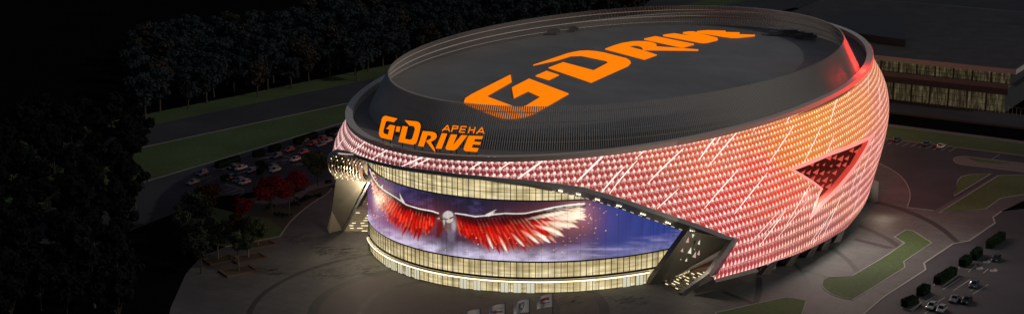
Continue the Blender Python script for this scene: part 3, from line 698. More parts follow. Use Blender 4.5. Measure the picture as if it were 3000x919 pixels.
def feather(p, q, w, soft=1.2):
    d = np.array(q, float)-p; L_ = math.hypot(*d); u = ((X-p[0])*d[0]+(Y-p[1])*d[1])/L_**2; v = ((X-p[0])*-d[1]+(Y-p[1])*d[0])/L_
    t = np.clip(u, 0, 1); wd = w*np.clip((1-t)/.30, 0, 1)**.75*np.clip(.45+t*1.6, 0, 1)
    m = np.clip((wd-np.abs(v))/soft+.5, 0, 1)*((u > -.02) & (u < 1.0))
    return m, t, v/np.maximum(wd, .3)
def wing(roots, tips, n, glowend, seed):
    r_ = np.random.default_rng(seed); A, B = polyl(roots, n), polyl(tips, n)
    for layer, k in ((0, 1.0), (1, .74), (2, .50), (3, .28)):
        for i in range(n):
            p = A[i]; g = glowend(i/(n-1)); q = A[i]+(B[i]-A[i])*k*(1+r_.normal(0, (.07, .06, .05, .04)[layer]))
            m, t, v = feather(p, q, (6.4, 5.6, 5.0, 4.6)[layer]*(.9+.3*r_.random()))
            red = L3(*((190, 18, 12), (236, 34, 20), (205, 22, 16), (110, 16, 18))[layer]); sh = .6+.6*r_.random()
            cc_ = red[None]*(sh*(.25+1.0*t))[:, None]*(.75+.5*(v > .1))[:, None]
            edge = np.clip(1.4-np.abs(v-.55)*3.2, 0, 1)*np.clip((t-.35+.3*g)/.5, 0, 1)*(.16+.84*g)*(r_.random() < .35+.6*g)
            hot = np.maximum(edge, np.clip((t-.88+.34*g*(layer < 2))/.12, 0, 1)*(.18+.82*g)*(1, .7, .45, 0)[layer]*(r_.random() < .6+.4*g))
            cc_ = cc_*(1-hot[:, None])+(L3(255, 150, 84)*(1-g)+L3(255, 236, 205)*1.15*g)*hot[:, None]
            over(m*(1 if layer else .96), cc_)
            e, _ = seg(p, q, .3, .45, .9); over(e*.4*(t > .2), L3(56, 4, 5))
def halo(p, sx, sy, c, k): 
    global C
    C = C+np.exp(-((X-p[0])/sx)**2-((Y-p[1])/sy)**2)[:, None]*np.array(c)*k
halo((1600, 660), 130, 60, (.9, .16, .08), .18); halo((1690, 625), 60, 45, (1, .3, .2), .28); halo((1110, 600), 40, 60, (.6, .12, .2), .35); halo((1480, 690), 100, 40, (.9, .2, .12), .25); halo((1220, 650), 90, 45, (.9, .12, .1), .3)
wing([(1098, 515), (1118, 545), (1150, 568), (1185, 590), (1225, 606), (1272, 622)], [(1086, 505), (1084, 530), (1090, 556), (1100, 586), (1110, 607), (1128, 622), (1138, 652), (1156, 668), (1178, 684), (1200, 694), (1222, 696), (1244, 690), (1266, 672)], 27, lambda u: max(.12, .95-1.6*u), 2)
wing([(1338, 628), (1390, 640), (1440, 637), (1490, 632), (1540, 628), (1600, 618), (1650, 606)], [(1352, 690), (1380, 708), (1410, 724), (1440, 734), (1480, 742), (1512, 736), (1548, 726), (1590, 720), (1620, 708), (1655, 691), (1690, 662), (1715, 634), (1714, 598)], 30, lambda u: max(.12, min(1, 1.9*u-.75)), 6)
for p, q, w in (((1560, 622), (1712, 597), 6), ((1600, 632), (1716, 632), 8), ((1610, 640), (1700, 640), 6), ((1590, 650), (1690, 662), 9), ((1600, 660), (1655, 690), 7), ((1560, 668), (1612, 706), 6), ((1540, 640), (1672, 616), 6), ((1630, 625), (1720, 612), 5), ((1570, 655), (1640, 676), 5), ((1530, 676), (1582, 716), 5), ((1500, 684), (1540, 725), 4), ((1460, 690), (1486, 740), 4), ((1420, 690), (1440, 734), 4), ((1640, 610), (1690, 602), 6), ((1560, 690), (1600, 700), 4)):     # burning tips
    jj = rng.normal(0, 3, 2); m, t, v = feather(np.array(p)+jj, np.array(q)+jj, w, 2.2)
    hot = np.clip(1.25-np.abs(v)*.9, 0, 1)*np.clip(.1+t*1.3, 0, 1)*np.clip(.55+.9*fbm(X/9, Y/3.5, 61), 0, 1)
    over(m*hot, L3(255, 240, 215)*1.25)
for P_, w in (([(1083, 495), (1092, 520), (1108, 543), (1130, 560), (1160, 578), (1192, 600), (1232, 612), (1268, 618), (1284, 624)], 2.4), ([(1334, 624), (1362, 628), (1395, 634), (1432, 630), (1470, 624), (1530, 626), (1585, 615), (1640, 603), (1712, 596)], 2.8)):
    Q = polyl(P_, 14)
    for i in range(13):
        m, t = seg(Q[i]+(0, 5), Q[i+1]+(0, 5), w*1.7, w*1.7, 3); over(m*.6, L3(46, 26, 28))
        m, t = seg(Q[i], Q[i+1], w*.62, w*.62, 1.3); over(m, L3(244, 236, 228)*(1.0 if i < 9 else 1.3))
for p, q in (((1178, 588), (1171, 566)), ((1182, 592), (1173, 572)), ((1425, 630), (1454, 613)), ((1432, 630), (1450, 620)), ((1118, 548), (1122, 540))):
    m, t = seg(p, q, 3.2, .4, 1.2); over(m, L3(236, 226, 220))
# body, head, beak, eyes of the bird of prey
m, t = seg((1312, 672), (1312, 716), 17, 26, 14); over(m*.62, L3(84, 74, 92)*(.6+.7*fbm(X/7, Y/11, 90))[:, None])
m, t = seg((1314, 640), (1318, 668), 23, 15, 2); over(m, L3(122, 92, 92)*(.7+.5*fbm(X/5, Y/6, 93))[:, None])
m, t = seg((1313, 632), (1316, 640), 15, 12, 3); over(m*.85, L3(222, 214, 210))
m, t = seg((1290, 656), (1284, 690), 8, 5, 3); over(m*.85, L3(110, 20, 18))
for (x, y, sx, sy, c, k) in ((1330, 660, 7, 16, (200, 190, 192), .6), (1292, 664, 11, 16, (110, 26, 22), .8), (1322, 690, 10, 20, (126, 116, 134), .6)):
    over(np.clip(1.6*np.exp(-((X-x)/sx)**2*1.2-((Y-y)/sy)**2*1.2), 0, 1)*k, L3(*c)*(.8+.5*fbm(X/5, Y/5, 70))[:, None])
m, t = seg((1302, 641), (1300, 663), 5, 1.2, 1.5); over(m, L3(120, 116, 116)); m, t = seg((1301, 645), (1301, 656), 2.4, 1.0, 1.2); over(m, L3(214, 206, 190))
for p, q in (((1278, 632), (1298, 643)), ((1326, 636), (1306, 643))):
    m, t = seg(p, q, 2.2, 1.2, 1.2); over(m, L3(40, 30, 32))
for p in ((1285, 639), (1315, 641)):
    m, t = seg(p, (p[0]+.1, p[1]), 3.0, 3.0, 1.2); over(m, L3(236, 180, 90)); m, t = seg(p, (p[0]+.1, p[1]), 1.0, 1.0, 1); over(m, L3(20, 12, 10))
for p in ((1270, 704), (1350, 710)):
    for a in (-12, -3, 8): m, t = seg(p, (p[0]+a, p[1]+12), 3.2, 1.2, 3); over(m*.5, L3(110, 100, 128))
for i in range(110):
    z = rng.random()
    x, y = (rng.normal(1735, 40), rng.normal(640, 36)) if z < .4 else ((rng.normal(1106, 14), rng.normal(640, 32)) if z < .62 else (rng.uniform(1090, 1700), rng.uniform(690, 755)))
    m, t = seg((x, y), (x+.1, y), rng.uniform(.5, 1.5), .6, 1.3); over(m, L3(255, 216, 190)*1.3)
C = np.clip(C, 0, 1.6)*1.0*(.93+.07*np.sin(X*2.1))[:, None]
at = scr.data.color_attributes.new('picture', 'FLOAT_COLOR', 'POINT')
at.data.foreach_set('color', np.concatenate([C, np.ones((len(C), 1))], 1).astype('f').ravel())
m, nt, N, L = new_mat('video_picture'); o = N.new('ShaderNodeOutputMaterial'); b = N.new('ShaderNodeBsdfPrincipled'); L.new(b.outputs[0], o.inputs[0])
b.inputs['Base Color'].default_value = (.02, .02, .022, 1); b.inputs['Roughness'].default_value = .7; b.inputs['Specular IOR Level'].default_value = .1
vc = N.new('ShaderNodeVertexColor'); vc.layer_name = 'picture'; L.new(vc.outputs[0], b.inputs['Emission Color']); b.inputs['Emission Strength'].default_value = 1.0
scr.data.materials.append(m)
sf = MB()
for k in np.arange(148, K1, step*2):
    a, b_, c_, d_ = Gl(k-.016, SZ0, .37), Gl(k+.016, SZ0, .37), Gl(k+.016, SZ0, .33), Gl(k-.016, SZ0, .33); up = Vector((0, 0, SZ1-SZ0))
    sf.hexa([a, b_, c_, d_], [a+up, b_+up, c_+up, d_+up])
kq = np.arange(147.5, K1, 1.0)
for z in (SZ0-.12, SZ1):
    A_, B_, C2_, D2_ = [Gl(k, z, .42) for k in kq], [Gl(k, z+.12, .42) for k in kq], [Gl(k, z+.12, .05) for k in kq], [Gl(k, z, .05) for k in kq]
    sf.strip(A_, B_); sf.strip(B_, C2_); sf.strip(D2_, A_)
sf.build('screen_frame', M['frame'], scr)

# grey trim along the sweeping lower edge, soffit behind it with downlights
TL = [t for t in np.arange(136, 239.3, 1.2)]+[239.62]
f2 = lambda t: .35+.65*float(np.clip((t-196)/18, 0, 1))
def trim_pts(t):
    z = low(t); k = f2(t)
    return Sf(t, z+.15, .3), Sf(t, z-1.25*(.6+.4*k), .05), None
def lowered(P, t, dz, din):
    a, b, cx, cy = ell(P.z); q = Sf(t, min(P.z, 38), din)
    return Vector((q.x, q.y, P.z-dz))
E0 = [Sf(t, low(t)+.1, .35) for t in TL]
E1 = [lowered(Sf(t, low(t)), t, 1.1*(.65+.35*f2(t)), .1) for t in TL]
E2 = [lowered(E1[i]+Vector((0, 0, 0)), t, 1.9*f2(t), -1.2-2.2*f2(t)) for i, t in enumerate(TL)]
E3 = [lowered(Sf(t, low(t)), t, .6, -17) for t in TL]
E4 = [Sf(t, low(t)+.1, -.3) for t in TL]
tm = MB(); tm.strip(E1, E0); tm.strip(E0, E4); tm.build('facade_trim', M['trim'], arena, False)
so = MB(); so.strip(E2, E1); so.strip(E3, E2); so.build('soffit', pbr('soffit_metal', (.20, .20, .205), .45, .1), arena, False)
lampm = MB()
def lens(P, r=.16):
    m = MB(); V = [P+Vector((math.cos(i*math.pi/4)*r, math.sin(i*math.pi/4)*r, 0)) for i in range(8)]
    m.add([P+Vector((0, 0, -r))]+V+[P+Vector((0, 0, r))], [(0, (i+1) % 8+1, i+1) for i in range(8)]+[(9, i+1, (i+1) % 8+1) for i in range(8)]); return m
TLn = np.array(TL)
def on_soffit(t, f):
    i = int(np.clip(np.searchsorted(TLn, t)-1, 0, len(TL)-2)); k = (t-TLn[i])/(TLn[i+1]-TLn[i])
    a = E1[i].lerp(E1[i+1], k); b = E2[i].lerp(E2[i+1], k); return a.lerp(b, f)+Vector((0, -.12, -.05))
lamp_me = None
def lamp(P, r=.2, parent=arena):
    global lamp_me
    if lamp_me is None:
        o = lens(Vector((0, 0, 0)), 1.0).build('downlight', M['lamp'], parent, True); lamp_me = o.data
    else:
        o = bpy.data.objects.new('downlight', lamp_me); col.objects.link(o); o.parent = parent
    o.location = P; o.scale = (r, r, r); return o
for t in (210.3, 213.6, 217.0, 220.6, 224.4, 228.2, 232.0):
    for d in (-.30, 0, .30): lamp(on_soffit(t+d, .55), .17)
for t in np.arange(209, 238, 1.25): # thin light slots
    a, b = on_soffit(t, .85), on_soffit(t+.55, .85)
    mb = MB(); mb.tube([a, b], .06, 5); mb.build('light_slot', glow('light_slot', (1, .9, .7), .8), arena)

# ribbed soffit at the left corner: bent metal ribs with small lamps
rb2 = empty('ribbed_soffit'); rb2.parent = arena
for i in range(11):
    k = i/10
    top = ground((987+k*83, 452+k*25), 30.2); botm = ground((1002+k*72, 518+k*14), 21.0)
    top.y += 2; 
    pts = []
    for j in range(13):
        a = math.pi*j/12; q = top.lerp(botm, (1-math.cos(a))/2); bul = math.sin(a)
        pts.append(q+Vector((-2.6*bul*(1-.4*k), -3.2*bul, 0)))
    m_ = MB(); A = [p+Vector((-.05, -.1, 0)) for p in pts]; B = [p+Vector((.75, 1.0, .25)) for p in pts]; m_.strip(A, B); m_.strip([a+Vector((.1, .1, 0)) for a in A], A)
    m_.build('rib', M['chrome'], rb2)
    for j in ((2, 5, 8) if i % 2 else (3, 7, 10)): lamp(pts[j]+Vector((.25, -.35, 0)), .11, rb2)
bk = MB()
q = [ground((985, 455), 30.5), ground((1066, 474), 30.5), ground((1066, 540), 20.5), ground((990, 520), 20.5)]
bk.add([v+Vector((.6, 4, 0)) for v in q], [(0, 3, 2, 1)])
bk.build('soffit_lining', pbr('soffit_lining', (.30, .26, .19), .5, .3), rb2)
# rounded outer rim that ends the trim at the left corner
rim = [ground(p, z) for p, z in (((1033, 454), 31.4), ((1006, 447), 30.3), ((985, 448), 29), ((972, 456), 27.6), ((969, 470), 26), ((973, 488), 24), ((980, 504), 22.4), ((990, 520), 21))]
rm = MB(); rm.tube(smoothpoly(rim, 2), 1.05, 8); rm.build('rounded_rim', M['coping'], arena, True)

# pale leaning wing wall at the left corner
def slab(name, face, depth, mat, parent=arena):
    """a wall whose visible face is given by (image point, height) corners"""
    P = [ground(p, z) for p, z in face]; n = (P[1]-P[0]).cross(P[2]-P[0]).normalized()
    if n.y > 0: n = -n
    Q = [p-n*depth for p in P]; mb = MB(); mb.hexa(P, Q); return mb.build(name, mat, parent)
slab('wing_wall', [((986, 514), 21.5), ((1072, 531), 21.5), ((1040, 600), 9.0), ((1003, 673), 0), ((964, 682), 0), ((972, 618), 7.5)], 1.6, M['concrete'])
slab('wing_edge', [((959, 668), 1.6), ((972, 616), 7.6), ((964, 683), 0.0)], 1.0, M['concrete'])
slab('return_wall', [((1078, 533), 21.0), ((1085, 533), 21.0), ((1010, 676), 0), ((1003, 674), 0), ((1044, 598), 9.0)], 2.0, M['trim'])
def stairs(name, base0, base1, run, rise, nst, mat=M['stair'], landing=()):
    m = MB(); d = run/nst; z = 0.0; pos = Vector((0, 0, 0)); spots = []
    for i in range(nst):
        flat = any(a <= i/nst < b for a, b in landing)
        if not flat: z += rise/nst
        a, b = base0+d*i, base1+d*i
        m.hexa([a, b, b+d, a+d], [v+Vector((0, 0, z)) for v in (a, b, b+d, a+d)])
        if not flat: spots.append((a+Vector((0, 0, z-.06)), b+Vector((0, 0, z-.06)), -d.normalized()))
    return m.build(name, mat, arena), spots
def step_lights(spots, parent, nrow, seed, ln=.13):
    r = random.Random(seed)
    for a, b, n in spots:
        for _ in range(r.choice(nrow)):
            k = r.uniform(.03, .97-ln); p, q = a.lerp(b, k)+n*.06, a.lerp(b, k+ln)+n*.06
            mb = MB(); mb.tube([p, q], .09, 4); mb.build('step_light', M['steplight'], parent)
st1, sp1 = stairs('left_stairs', ground((1007, 679)), ground((1088, 679)), Vector((9.5, 33, 0)), 13.2, 30, landing=((.28, .42), (.66, .74)))
step_lights(sp1, st1, (1, 2, 2, 3), 11, .14)

# right corner: perforated wall, stairs, framed wing with its long foot
A0 = ground((1903, 831)); dS = Vector((.84, .54, 0))
wall_face = [((1901, 832), 0), ((2014, 676), 16.5), ((2075, 690), 15.2), ((2146, 704), 11.6), ((2137, 722), 9.0), ((2090, 752), 6.4), ((1955, 813), .8), ((1940, 829), 0)]
P = [ground(p, z) for p, z in wall_face]
pw = MB(); Q = [p+Vector((-1.0, 1.6, 0)) for p in P]; pw.hexa(P, Q); pw.build('perforated_wall', M['darkwall'], arena)
nW = Vector((.5, -.85, 0))
CUT = [glow('lit_opening', c, 1.0) for c in ((.55, .34, .28), (.85, .78, .58), (.01, .01, .01))]
M['concrete2'] = pbr('plinth_panel', (.23, .21, .19), .7, var=.1, scale=.25)
f5 = lambda x, y: (1920+x/4.154, 680+y/4.154)
for tri_, c in ((((405, 52), (408, 126), (368, 120)), 0), (((447, 20), (478, 26), (452, 68)), 1), (((465, 100), (497, 106), (466, 168)), 2), (((543, 88), (540, 150), (514, 138)), 1), (((337, 188), (338, 242), (306, 228)), 0), (((437, 178), (436, 262), (392, 248)), 1), (((494, 228), (493, 310), (448, 298)), 0), (((540, 210), (538, 280), (506, 266)), 0), (((387, 310), (385, 362), (356, 352)), 1), (((313, 318), (313, 336), (302, 330)), 1), (((478, 198), (478, 212), (468, 208)), 1)):
    ip = [f5(*q) for q in tri_]
    # meet the wall plane
    n_ = (P[1]-P[0]).cross(P[3]-P[0]).normalized(); V = []
    for q in ip:
        g = ground(q, 0.0)-Vector((0, 0, H)); t = (P[0]-Vector((0, 0, H))).dot(n_)/g.dot(n_); V.append(Vector((0, 0, H))+g*t*.9992)
    mb = MB(); mb.add(V, [(0, 1, 2)]); mb.build('cut_out', CUT[c], arena)
lg = MB(); lg.tube([ground((1945, 822), .6), ground((1960, 808), 1.6), ground((2092, 750), 7.0), ground((2136, 728), 9.0)], .75, 4); lg.build('ledge', M['trim'], arena)
st2, sp2 = stairs('right_stairs', ground((1946, 829)), ground((1992, 849)), Vector((27, 17.5, 0)), 6.0, 28, landing=((.34, .48), (.72, .84)))
step_lights(sp2, st2, (1, 2, 3), 23, .15)
def beam(pts, w, h, mat, name):
    mb = MB(); up = Vector((0, 0, 1)); R4 = []
    for i, p in enumerate(pts):
        a, b = pts[max(0, i-1)], pts[min(len(pts)-1, i+1)]; d = (b-a).normalized(); s_ = Vector((.25, -.97, 0)).normalized(); u = s_.cross(d).normalized()
        R4.append([p-s_*h[i]*.1-u*w[i]/2, p-s_*h[i]*.1+u*w[i]/2, p-s_*h[i]+u*w[i]/2, p-s_*h[i]-u*w[i]/2])
    for i in range(len(pts)-1): mb.hexa(R4[i], R4[i+1])
    return mb.build(name, mat, arena)
beam([ground((2154, 703), 11.4)+Vector((0, -.5, 0)), ground((2082, 808), 5.4)+Vector((0, -.5, 0)), ground((2001, 863), .2)], [1.7, 1.9, 1.3], [2.2, 2.2, 1.6], pbr('wing_frame_metal', (.20, .20, .21), .45, .2), 'wing_frame')
slab('plinth_wall', [((2007, 866), 0), ((2030, 848), 1.6), ((2090, 816), 5.4), ((2150, 801), 5.4), ((2215, 784), 5.2), ((2190, 820), 0)], 1.2, M['concrete2'])

# columns and black louvred piers under the right edge of the facade, set-back wall
f7 = lambda x, y: (2100+x/2.63, 619+y/2.63)
for bl, br, tl_, tr_ in (((345, 486), (410, 483), (405, 400), (472, 376)), ((530, 419), (588, 414), (578, 345), (640, 318)), ((686, 353), (742, 348), (728, 282), (785, 256)), ((800, 299), (852, 294), (835, 230), (890, 200)), ((900, 239), (952, 234), (945, 150), (996, 116))):
    a, b = ground(f7(*bl)), ground(f7(*br)); c, d = ground(f7(tl_[0], tl_[1]+4), 4.0), ground(f7(tr_[0], tr_[1]+4), 4.0); n_ = Vector((-.55, .83, 0))*1.3
    mb = MB(); mb.hexa([a, b, b+n_, a+n_], [c, d, d+n_, c+n_]); mb.build('column', M['concrete2'], arena)
    p0 = f7(bl[0]-42, bl[1]-12); a = ground(p0); w = ground(f7(br[0]-10, bl[1]-35)); dirx = (w-a).normalized(); nn = Vector((-dirx.y, dirx.x, 0))
    lv_ = MB()
    for k in range(8): lv_.hexa(*[[q+Vector((0, 0, zz)) for q in (a-nn*.0, w, w+nn*3, a+nn*3)] for zz in (k*.5, k*.5+.34)])
    lv_.hexa(*[[q+Vector((0, 0, zz)) for q in (a+nn*.35+dirx*.3, w+nn*.35-dirx*.3, w+nn*2.9-dirx*.3, a+nn*2.9+dirx*.3)] for zz in (0.02, 4.4)])
    lv_.build('louvred_pier', M['louvre'], arena)
bw = MB(); TBW = np.arange(243, 300, 1.5)
bw.strip([Sf(t, 5, -9)-Vector((0, 0, 5)) for t in TBW], [Sf(t, 5, -9)+Vector((0, 0, 1.0)) for t in TBW]); bw.build('base_wall', M['louvre'], arena)
ev = MB(); TE = np.arange(266, 300, .6)
for k in range(8):
    z = k*.6; ev.strip([Sf(t, 5, -2.5-k*.0)+Vector((0, 0, z-5)) for t in TE], [Sf(t, 5, -2.2)+Vector((0, 0, z-5+.45)) for t in TE]); ev.strip([Sf(t, 5, -2.2)+Vector((0, 0, z-5+.45)) for t in TE], [Sf(t, 5, -2.9)+Vector((0, 0, z-5+.62)) for t in TE])
ev.build('louvred_base', M['louvre'], arena)
us = MB(); TU = np.arange(235.2, 330, 1.0); us.strip([Sf(t, bot(t)+.05, -.1) for t in TU], [Sf(t, bot(t)+.3, -1.2-10.8*float(np.clip((t-244)/5, 0, 1))) for t in TU]); us.build('underside', M['trim'], arena)
# small drum-shaped exit pavilion at the far right foot
pv = MB(); c = ground((2552, 588)); pv.tube([(c.x, c.y, 0), (c.x, c.y, 6.0)], 2.0, 20); pv.build('exit_drum', M['concrete2'], arena, True)

# ------------------------------------------------------------------ rooftop sign: letters standing on the coping
sign = empty('rooftop_sign', Sf(178, 38.3, -.9)); tag(sign, 'glowing orange letters G-DRIVE and small APEHA standing on the front coping', 'sign')
def cyl(p, off=-.55):
    """image point -> point of the upright curved plane just inside the coping edge"""
    z = 38.0; pf = None; a, b, cx, cy = ell(38.2); a += off; b += off; zt = 50.0
    while zt > 34:
        q = ground(p, zt); dx, dy = q.x-cx, q.y-cy; u = dx*math.cos(thB)+dy*math.sin(thB); v = -dx*math.sin(thB)+dy*math.cos(thB)
        f = (u/a)**2+(v/b)**2-1
        if pf is not None and pf > 0 >= f: return q
        pf = f; zt -= .05
    return ground(p, 38)
fs = lambda x, y: (1090+x/5.26, 330+y/5.26)
SIGN = {
 'G': [(395, 90), (335, 148), (235, 126), (212, 140), (172, 290), (185, 320), (245, 338), (265, 258), (215, 250), (275, 185), (358, 200), (305, 422), (140, 385), (115, 358), (107, 325), (112, 265), (150, 95), (170, 62), (205, 47)],
 'dash': [(378, 208), (440, 217), (420, 298), (362, 290)],
 'D': [(502, 115), (690, 135), (725, 150), (745, 180), (750, 215), (735, 290), (695, 440), (675, 475), (630, 493), (405, 450), (470, 205), (553, 215), (508, 402), (580, 415), (608, 408), (622, 385), (658, 265), (655, 225), (635, 205), (575, 200)],
 'R': [(780, 282), (930, 294), (975, 310), (995, 335), (998, 375), (975, 412), (905, 450), (960, 540), (978, 612), (935, 570), (830, 435), (900, 400), (912, 370), (900, 353), (855, 348), (795, 525), (708, 512)],
 'I': [(1075, 315), (1160, 322), (1070, 557), (978, 550)],
 'V': [(1215, 332), (1313, 338), (1250, 495), (1380, 342), (1472, 350), (1310, 555), (1265, 580), (1155, 572), (1132, 555), (1138, 520)],
 'E': [(1500, 352), (1715, 360), (1693, 408), (1590, 404), (1572, 442), (1682, 452), (1665, 495), (1555, 487), (1538, 535), (1645, 545), (1620, 605), (1440, 592), (1410, 570), (1414, 540), (1478, 370)],
}
def stroke(p, q, w):
    d = Vector((q[0]-p[0], q[1]-p[1])).normalized(); n = Vector((-d.y, d.x))*w/2; e = d*w*.3
    return [(p[0]+n.x-e.x, p[1]+n.y-e.y), (q[0]+n.x+e.x, q[1]+n.y+e.y), (q[0]-n.x+e.x, q[1]-n.y+e.y), (p[0]-n.x-e.x, p[1]-n.y-e.y)]
SMALL = {'A': [((1085, 276), (1165, 196)), ((1165, 196), (1192, 286)), ((1118, 254), (1184, 258))], 'P': [((1226, 290), (1252, 204)), ((1252, 204), (1325, 210)), ((1325, 210), (1316, 244)), ((1316, 244), (1244, 246))],
         'E': [((1348, 298), (1378, 212)), ((1378, 212), (1455, 216)), ((1364, 256), (1436, 260)), ((1348, 298), (1425, 303))], 'H': [((1484, 308), (1512, 222)), ((1562, 312), (1590, 226)), ((1498, 264), (1572, 268))], 'A2': [((1612, 318), (1694, 228)), ((1694, 228), (1720, 318)), ((1642, 292), (1712, 296))]}
sinv = sign.matrix_basis.inverted()
def sign_letter(polys, depth=.7):
    f_ = MB()
    for P in polys:
        V2, T = tess(P); W = [cyl(fs(v.x, v.y)) for v in V2]; back = []
        for w in W:
            d = Vector((cB[0]-w.x, cB[1]-w.y, 0)).normalized(); back.append(w+d*depth)
        W = [w-sign.location for w in W]; back = [w-sign.location for w in back]; n = len(W)
        fr = []
        for t_ in T:
            a, b, c = (W[i] for i in t_); fr.append(tuple(t_) if (b-a).cross(c-a).y < 0 else tuple(t_)[::-1])
        f_.add(W, fr, 0); f_.add(back, [q[::-1] for q in fr], 1)
        f_.add(W+back, [(i, (i+1) % n, n+(i+1) % n, n+i) for i in range(n)], 1)
    f_.build('letter', [M['orange'], M['signside']], sign)
for k, P in SIGN.items(): sign_letter([P])
for k, S_ in SMALL.items(): sign_letter([stroke(p, q, 19) for p, q in S_], .4)
for px_ in (150, 260, 450, 640, 760, 1030, 1200, 1290, 1480, 1600):
    q = cyl(fs(px_, 430 if px_ < 700 else 530)); d = Vector((cB[0]-q.x, cB[1]-q.y, 0)).normalized(); q = q-sign.location
    ft = MB(); ft.tube([Vector((q.x, q.y, -.05))+d*.5, Vector((q.x, q.y, 3.0))+d*.5], .12, 5); ft.build('mounting_post', M['signside'], sign)

# ------------------------------------------------------------------ flags
def flag(pt, h, edge, name_label, emblem):
    base = ground(pt, h); root = empty('flagpole', (base.x, base.y, 0)); tag(root, name_label, 'flag', 'row of white flags on poles in front of the arena')
    pole = MB(); pole.tube([(0, 0, 0), (0, 0, h)], [.11, .06], 8); pole.tube([(0, 0, h), (0, 0, h+.12)], .1, 6); pole.build('pole', M['mast'], root)
    W_, H_ = 3.75, 3.1; nx, ny = 22, 14; V = []; uv = []
    def fp(u, v): # u from pole outward to the left, v from top
        x = -u*W_; y = .16*math.sin(u*7+v*2.2)*u+.06*math.sin(u*15-v*4)*u+.25*u; z = h-.25-v*H_-.62*u+.16*math.sin(u*5.5)*u
        return Vector((x, y, z))
    for j in range(ny+1):
        for i in range(nx+1): V.append(fp(i/nx, j/ny))
    Fq = [(j*(nx+1)+i, j*(nx+1)+i+1, (j+1)*(nx+1)+i+1, (j+1)*(nx+1)+i) for j in range(ny) for i in range(nx)]
    cl_ = mesh('cloth', V, Fq, M['flagcloth'], root, smooth=True)
    for name, polys, mat in emblem:
        mb = MB()
        for P in polys:
            V2, T = tess(P); mb.add([fp(1-v.x, v.y)+Vector((0, -.05, 0)) for v in V2], [tuple(t) for t in T])
        mb.build(name, mat, cl_)
def from_sign(x0, x1, y0, y1):
    xs = lambda x: x0+(x-107)/(1715-107)*(x1-x0); ys = lambda y: y0+(y-47)/(605-47)*(y1-y0)
    return [[(xs(p[0]), ys(p[1])) for p in P] for P in SIGN.values()]
def from_small(x0, x1, y0, y1):
    xs = lambda x: x0+(x-1085)/(1720-1085)*(x1-x0); ys = lambda y: y0+(y-196)/(318-196)*(y1-y0)
    return [[(xs(a), ys(b)) for a, b in stroke(p, q, 24)] for S_ in SMALL.values() for p, q in S_]
shield = [(.34, .20), (.46, .24), (.56, .18), (.68, .14), (.66, .45), (.60, .66), (.50, .76), (.40, .66), (.33, .50)]
ins = [[(.38, .27), (.42, .29), (.41, .44), (.37, .42)], [(.44, .30), (.50, .27), (.53, .42), (.47, .44)], [(.54, .26), (.62, .22), (.60, .42), (.55, .40)], [(.38, .50), (.48, .47), (.49, .58), (.43, .64)], [(.52, .50), (.60, .47), (.57, .60), (.51, .66)]]
flag((1407, 901), 10, 0, 'leftmost white flag, mostly cut off by the bottom edge, dark lettering just showing', [('lettering', from_sign(.30, .80, .74, 1.0), M['flagnavy'])])
flag((1480, 885), 10, 0, 'white flag with red G-DRIVE lettering, second flag from the left', [('lettering', from_sign(.12, .86, .36, .66)+from_small(.58, .84, .27, .36), M['flagred'])])
flag((1552, 872), 10, 0, 'white flag with dark blue shield emblem', [('shield', [shield], M['flagnavy']), ('shield_marks', ins, M['flagcloth'])])
flag((1620, 857), 10, 0, 'white flag with red and black wing emblem above dark lettering', [('wing_emblem', [[(.22, .28), (.40, .22), (.78, .18), (.60, .36), (.34, .44), (.24, .40)]], M['flagred']), ('wing_black', [[(.60, .37), (.78, .24), (.76, .38), (.62, .44)], [(.22, .41), (.33, .45), (.27, .50)]], M['flagblack']), ('lettering', from_sign(.22, .80, .50, .68)+from_small(.34, .70, .74, .80), M['flagblack'])])  # wing emblem printed in red and black

# ------------------------------------------------------------------ trees and shrubs
def leaf_cloud(m, blobs, n, size, seed, mi=0):
    r = random.Random(seed)
    tot = sum(b[3]*b[3] for b in blobs)
    for (x, y, z, rad) in blobs:
        for _ in range(int(n*rad*rad/tot)):
            while True:
                v = Vector((r.uniform(-1, 1), r.uniform(-1, 1), r.uniform(-1, 1)))
                if .25 < v.length < 1: break
            v = v*(.55+.45*r.random())
            p = Vector((x, y, z))+Vector((v.x, v.y, v.z*.75))*rad
            nrm = (v+Vector((r.uniform(-.7, .7), r.uniform(-.7, .7), r.uniform(-.2, .9)))).normalized()
            a = nrm.orthogonal().normalized(); b = nrm.cross(a); ang = r.uniform(0, 6.28); a, b = a*math.cos(ang)+b*math.sin(ang), b*math.cos(ang)-a*math.sin(ang)
            s_ = size*r.uniform(.6, 1.3)
            m.add([p-a*s_-b*s_*.5, p+a*s_*.2-b*s_*.7, p+a*s_, p+b*s_*.8], [(0, 1, 2, 3)], mi)
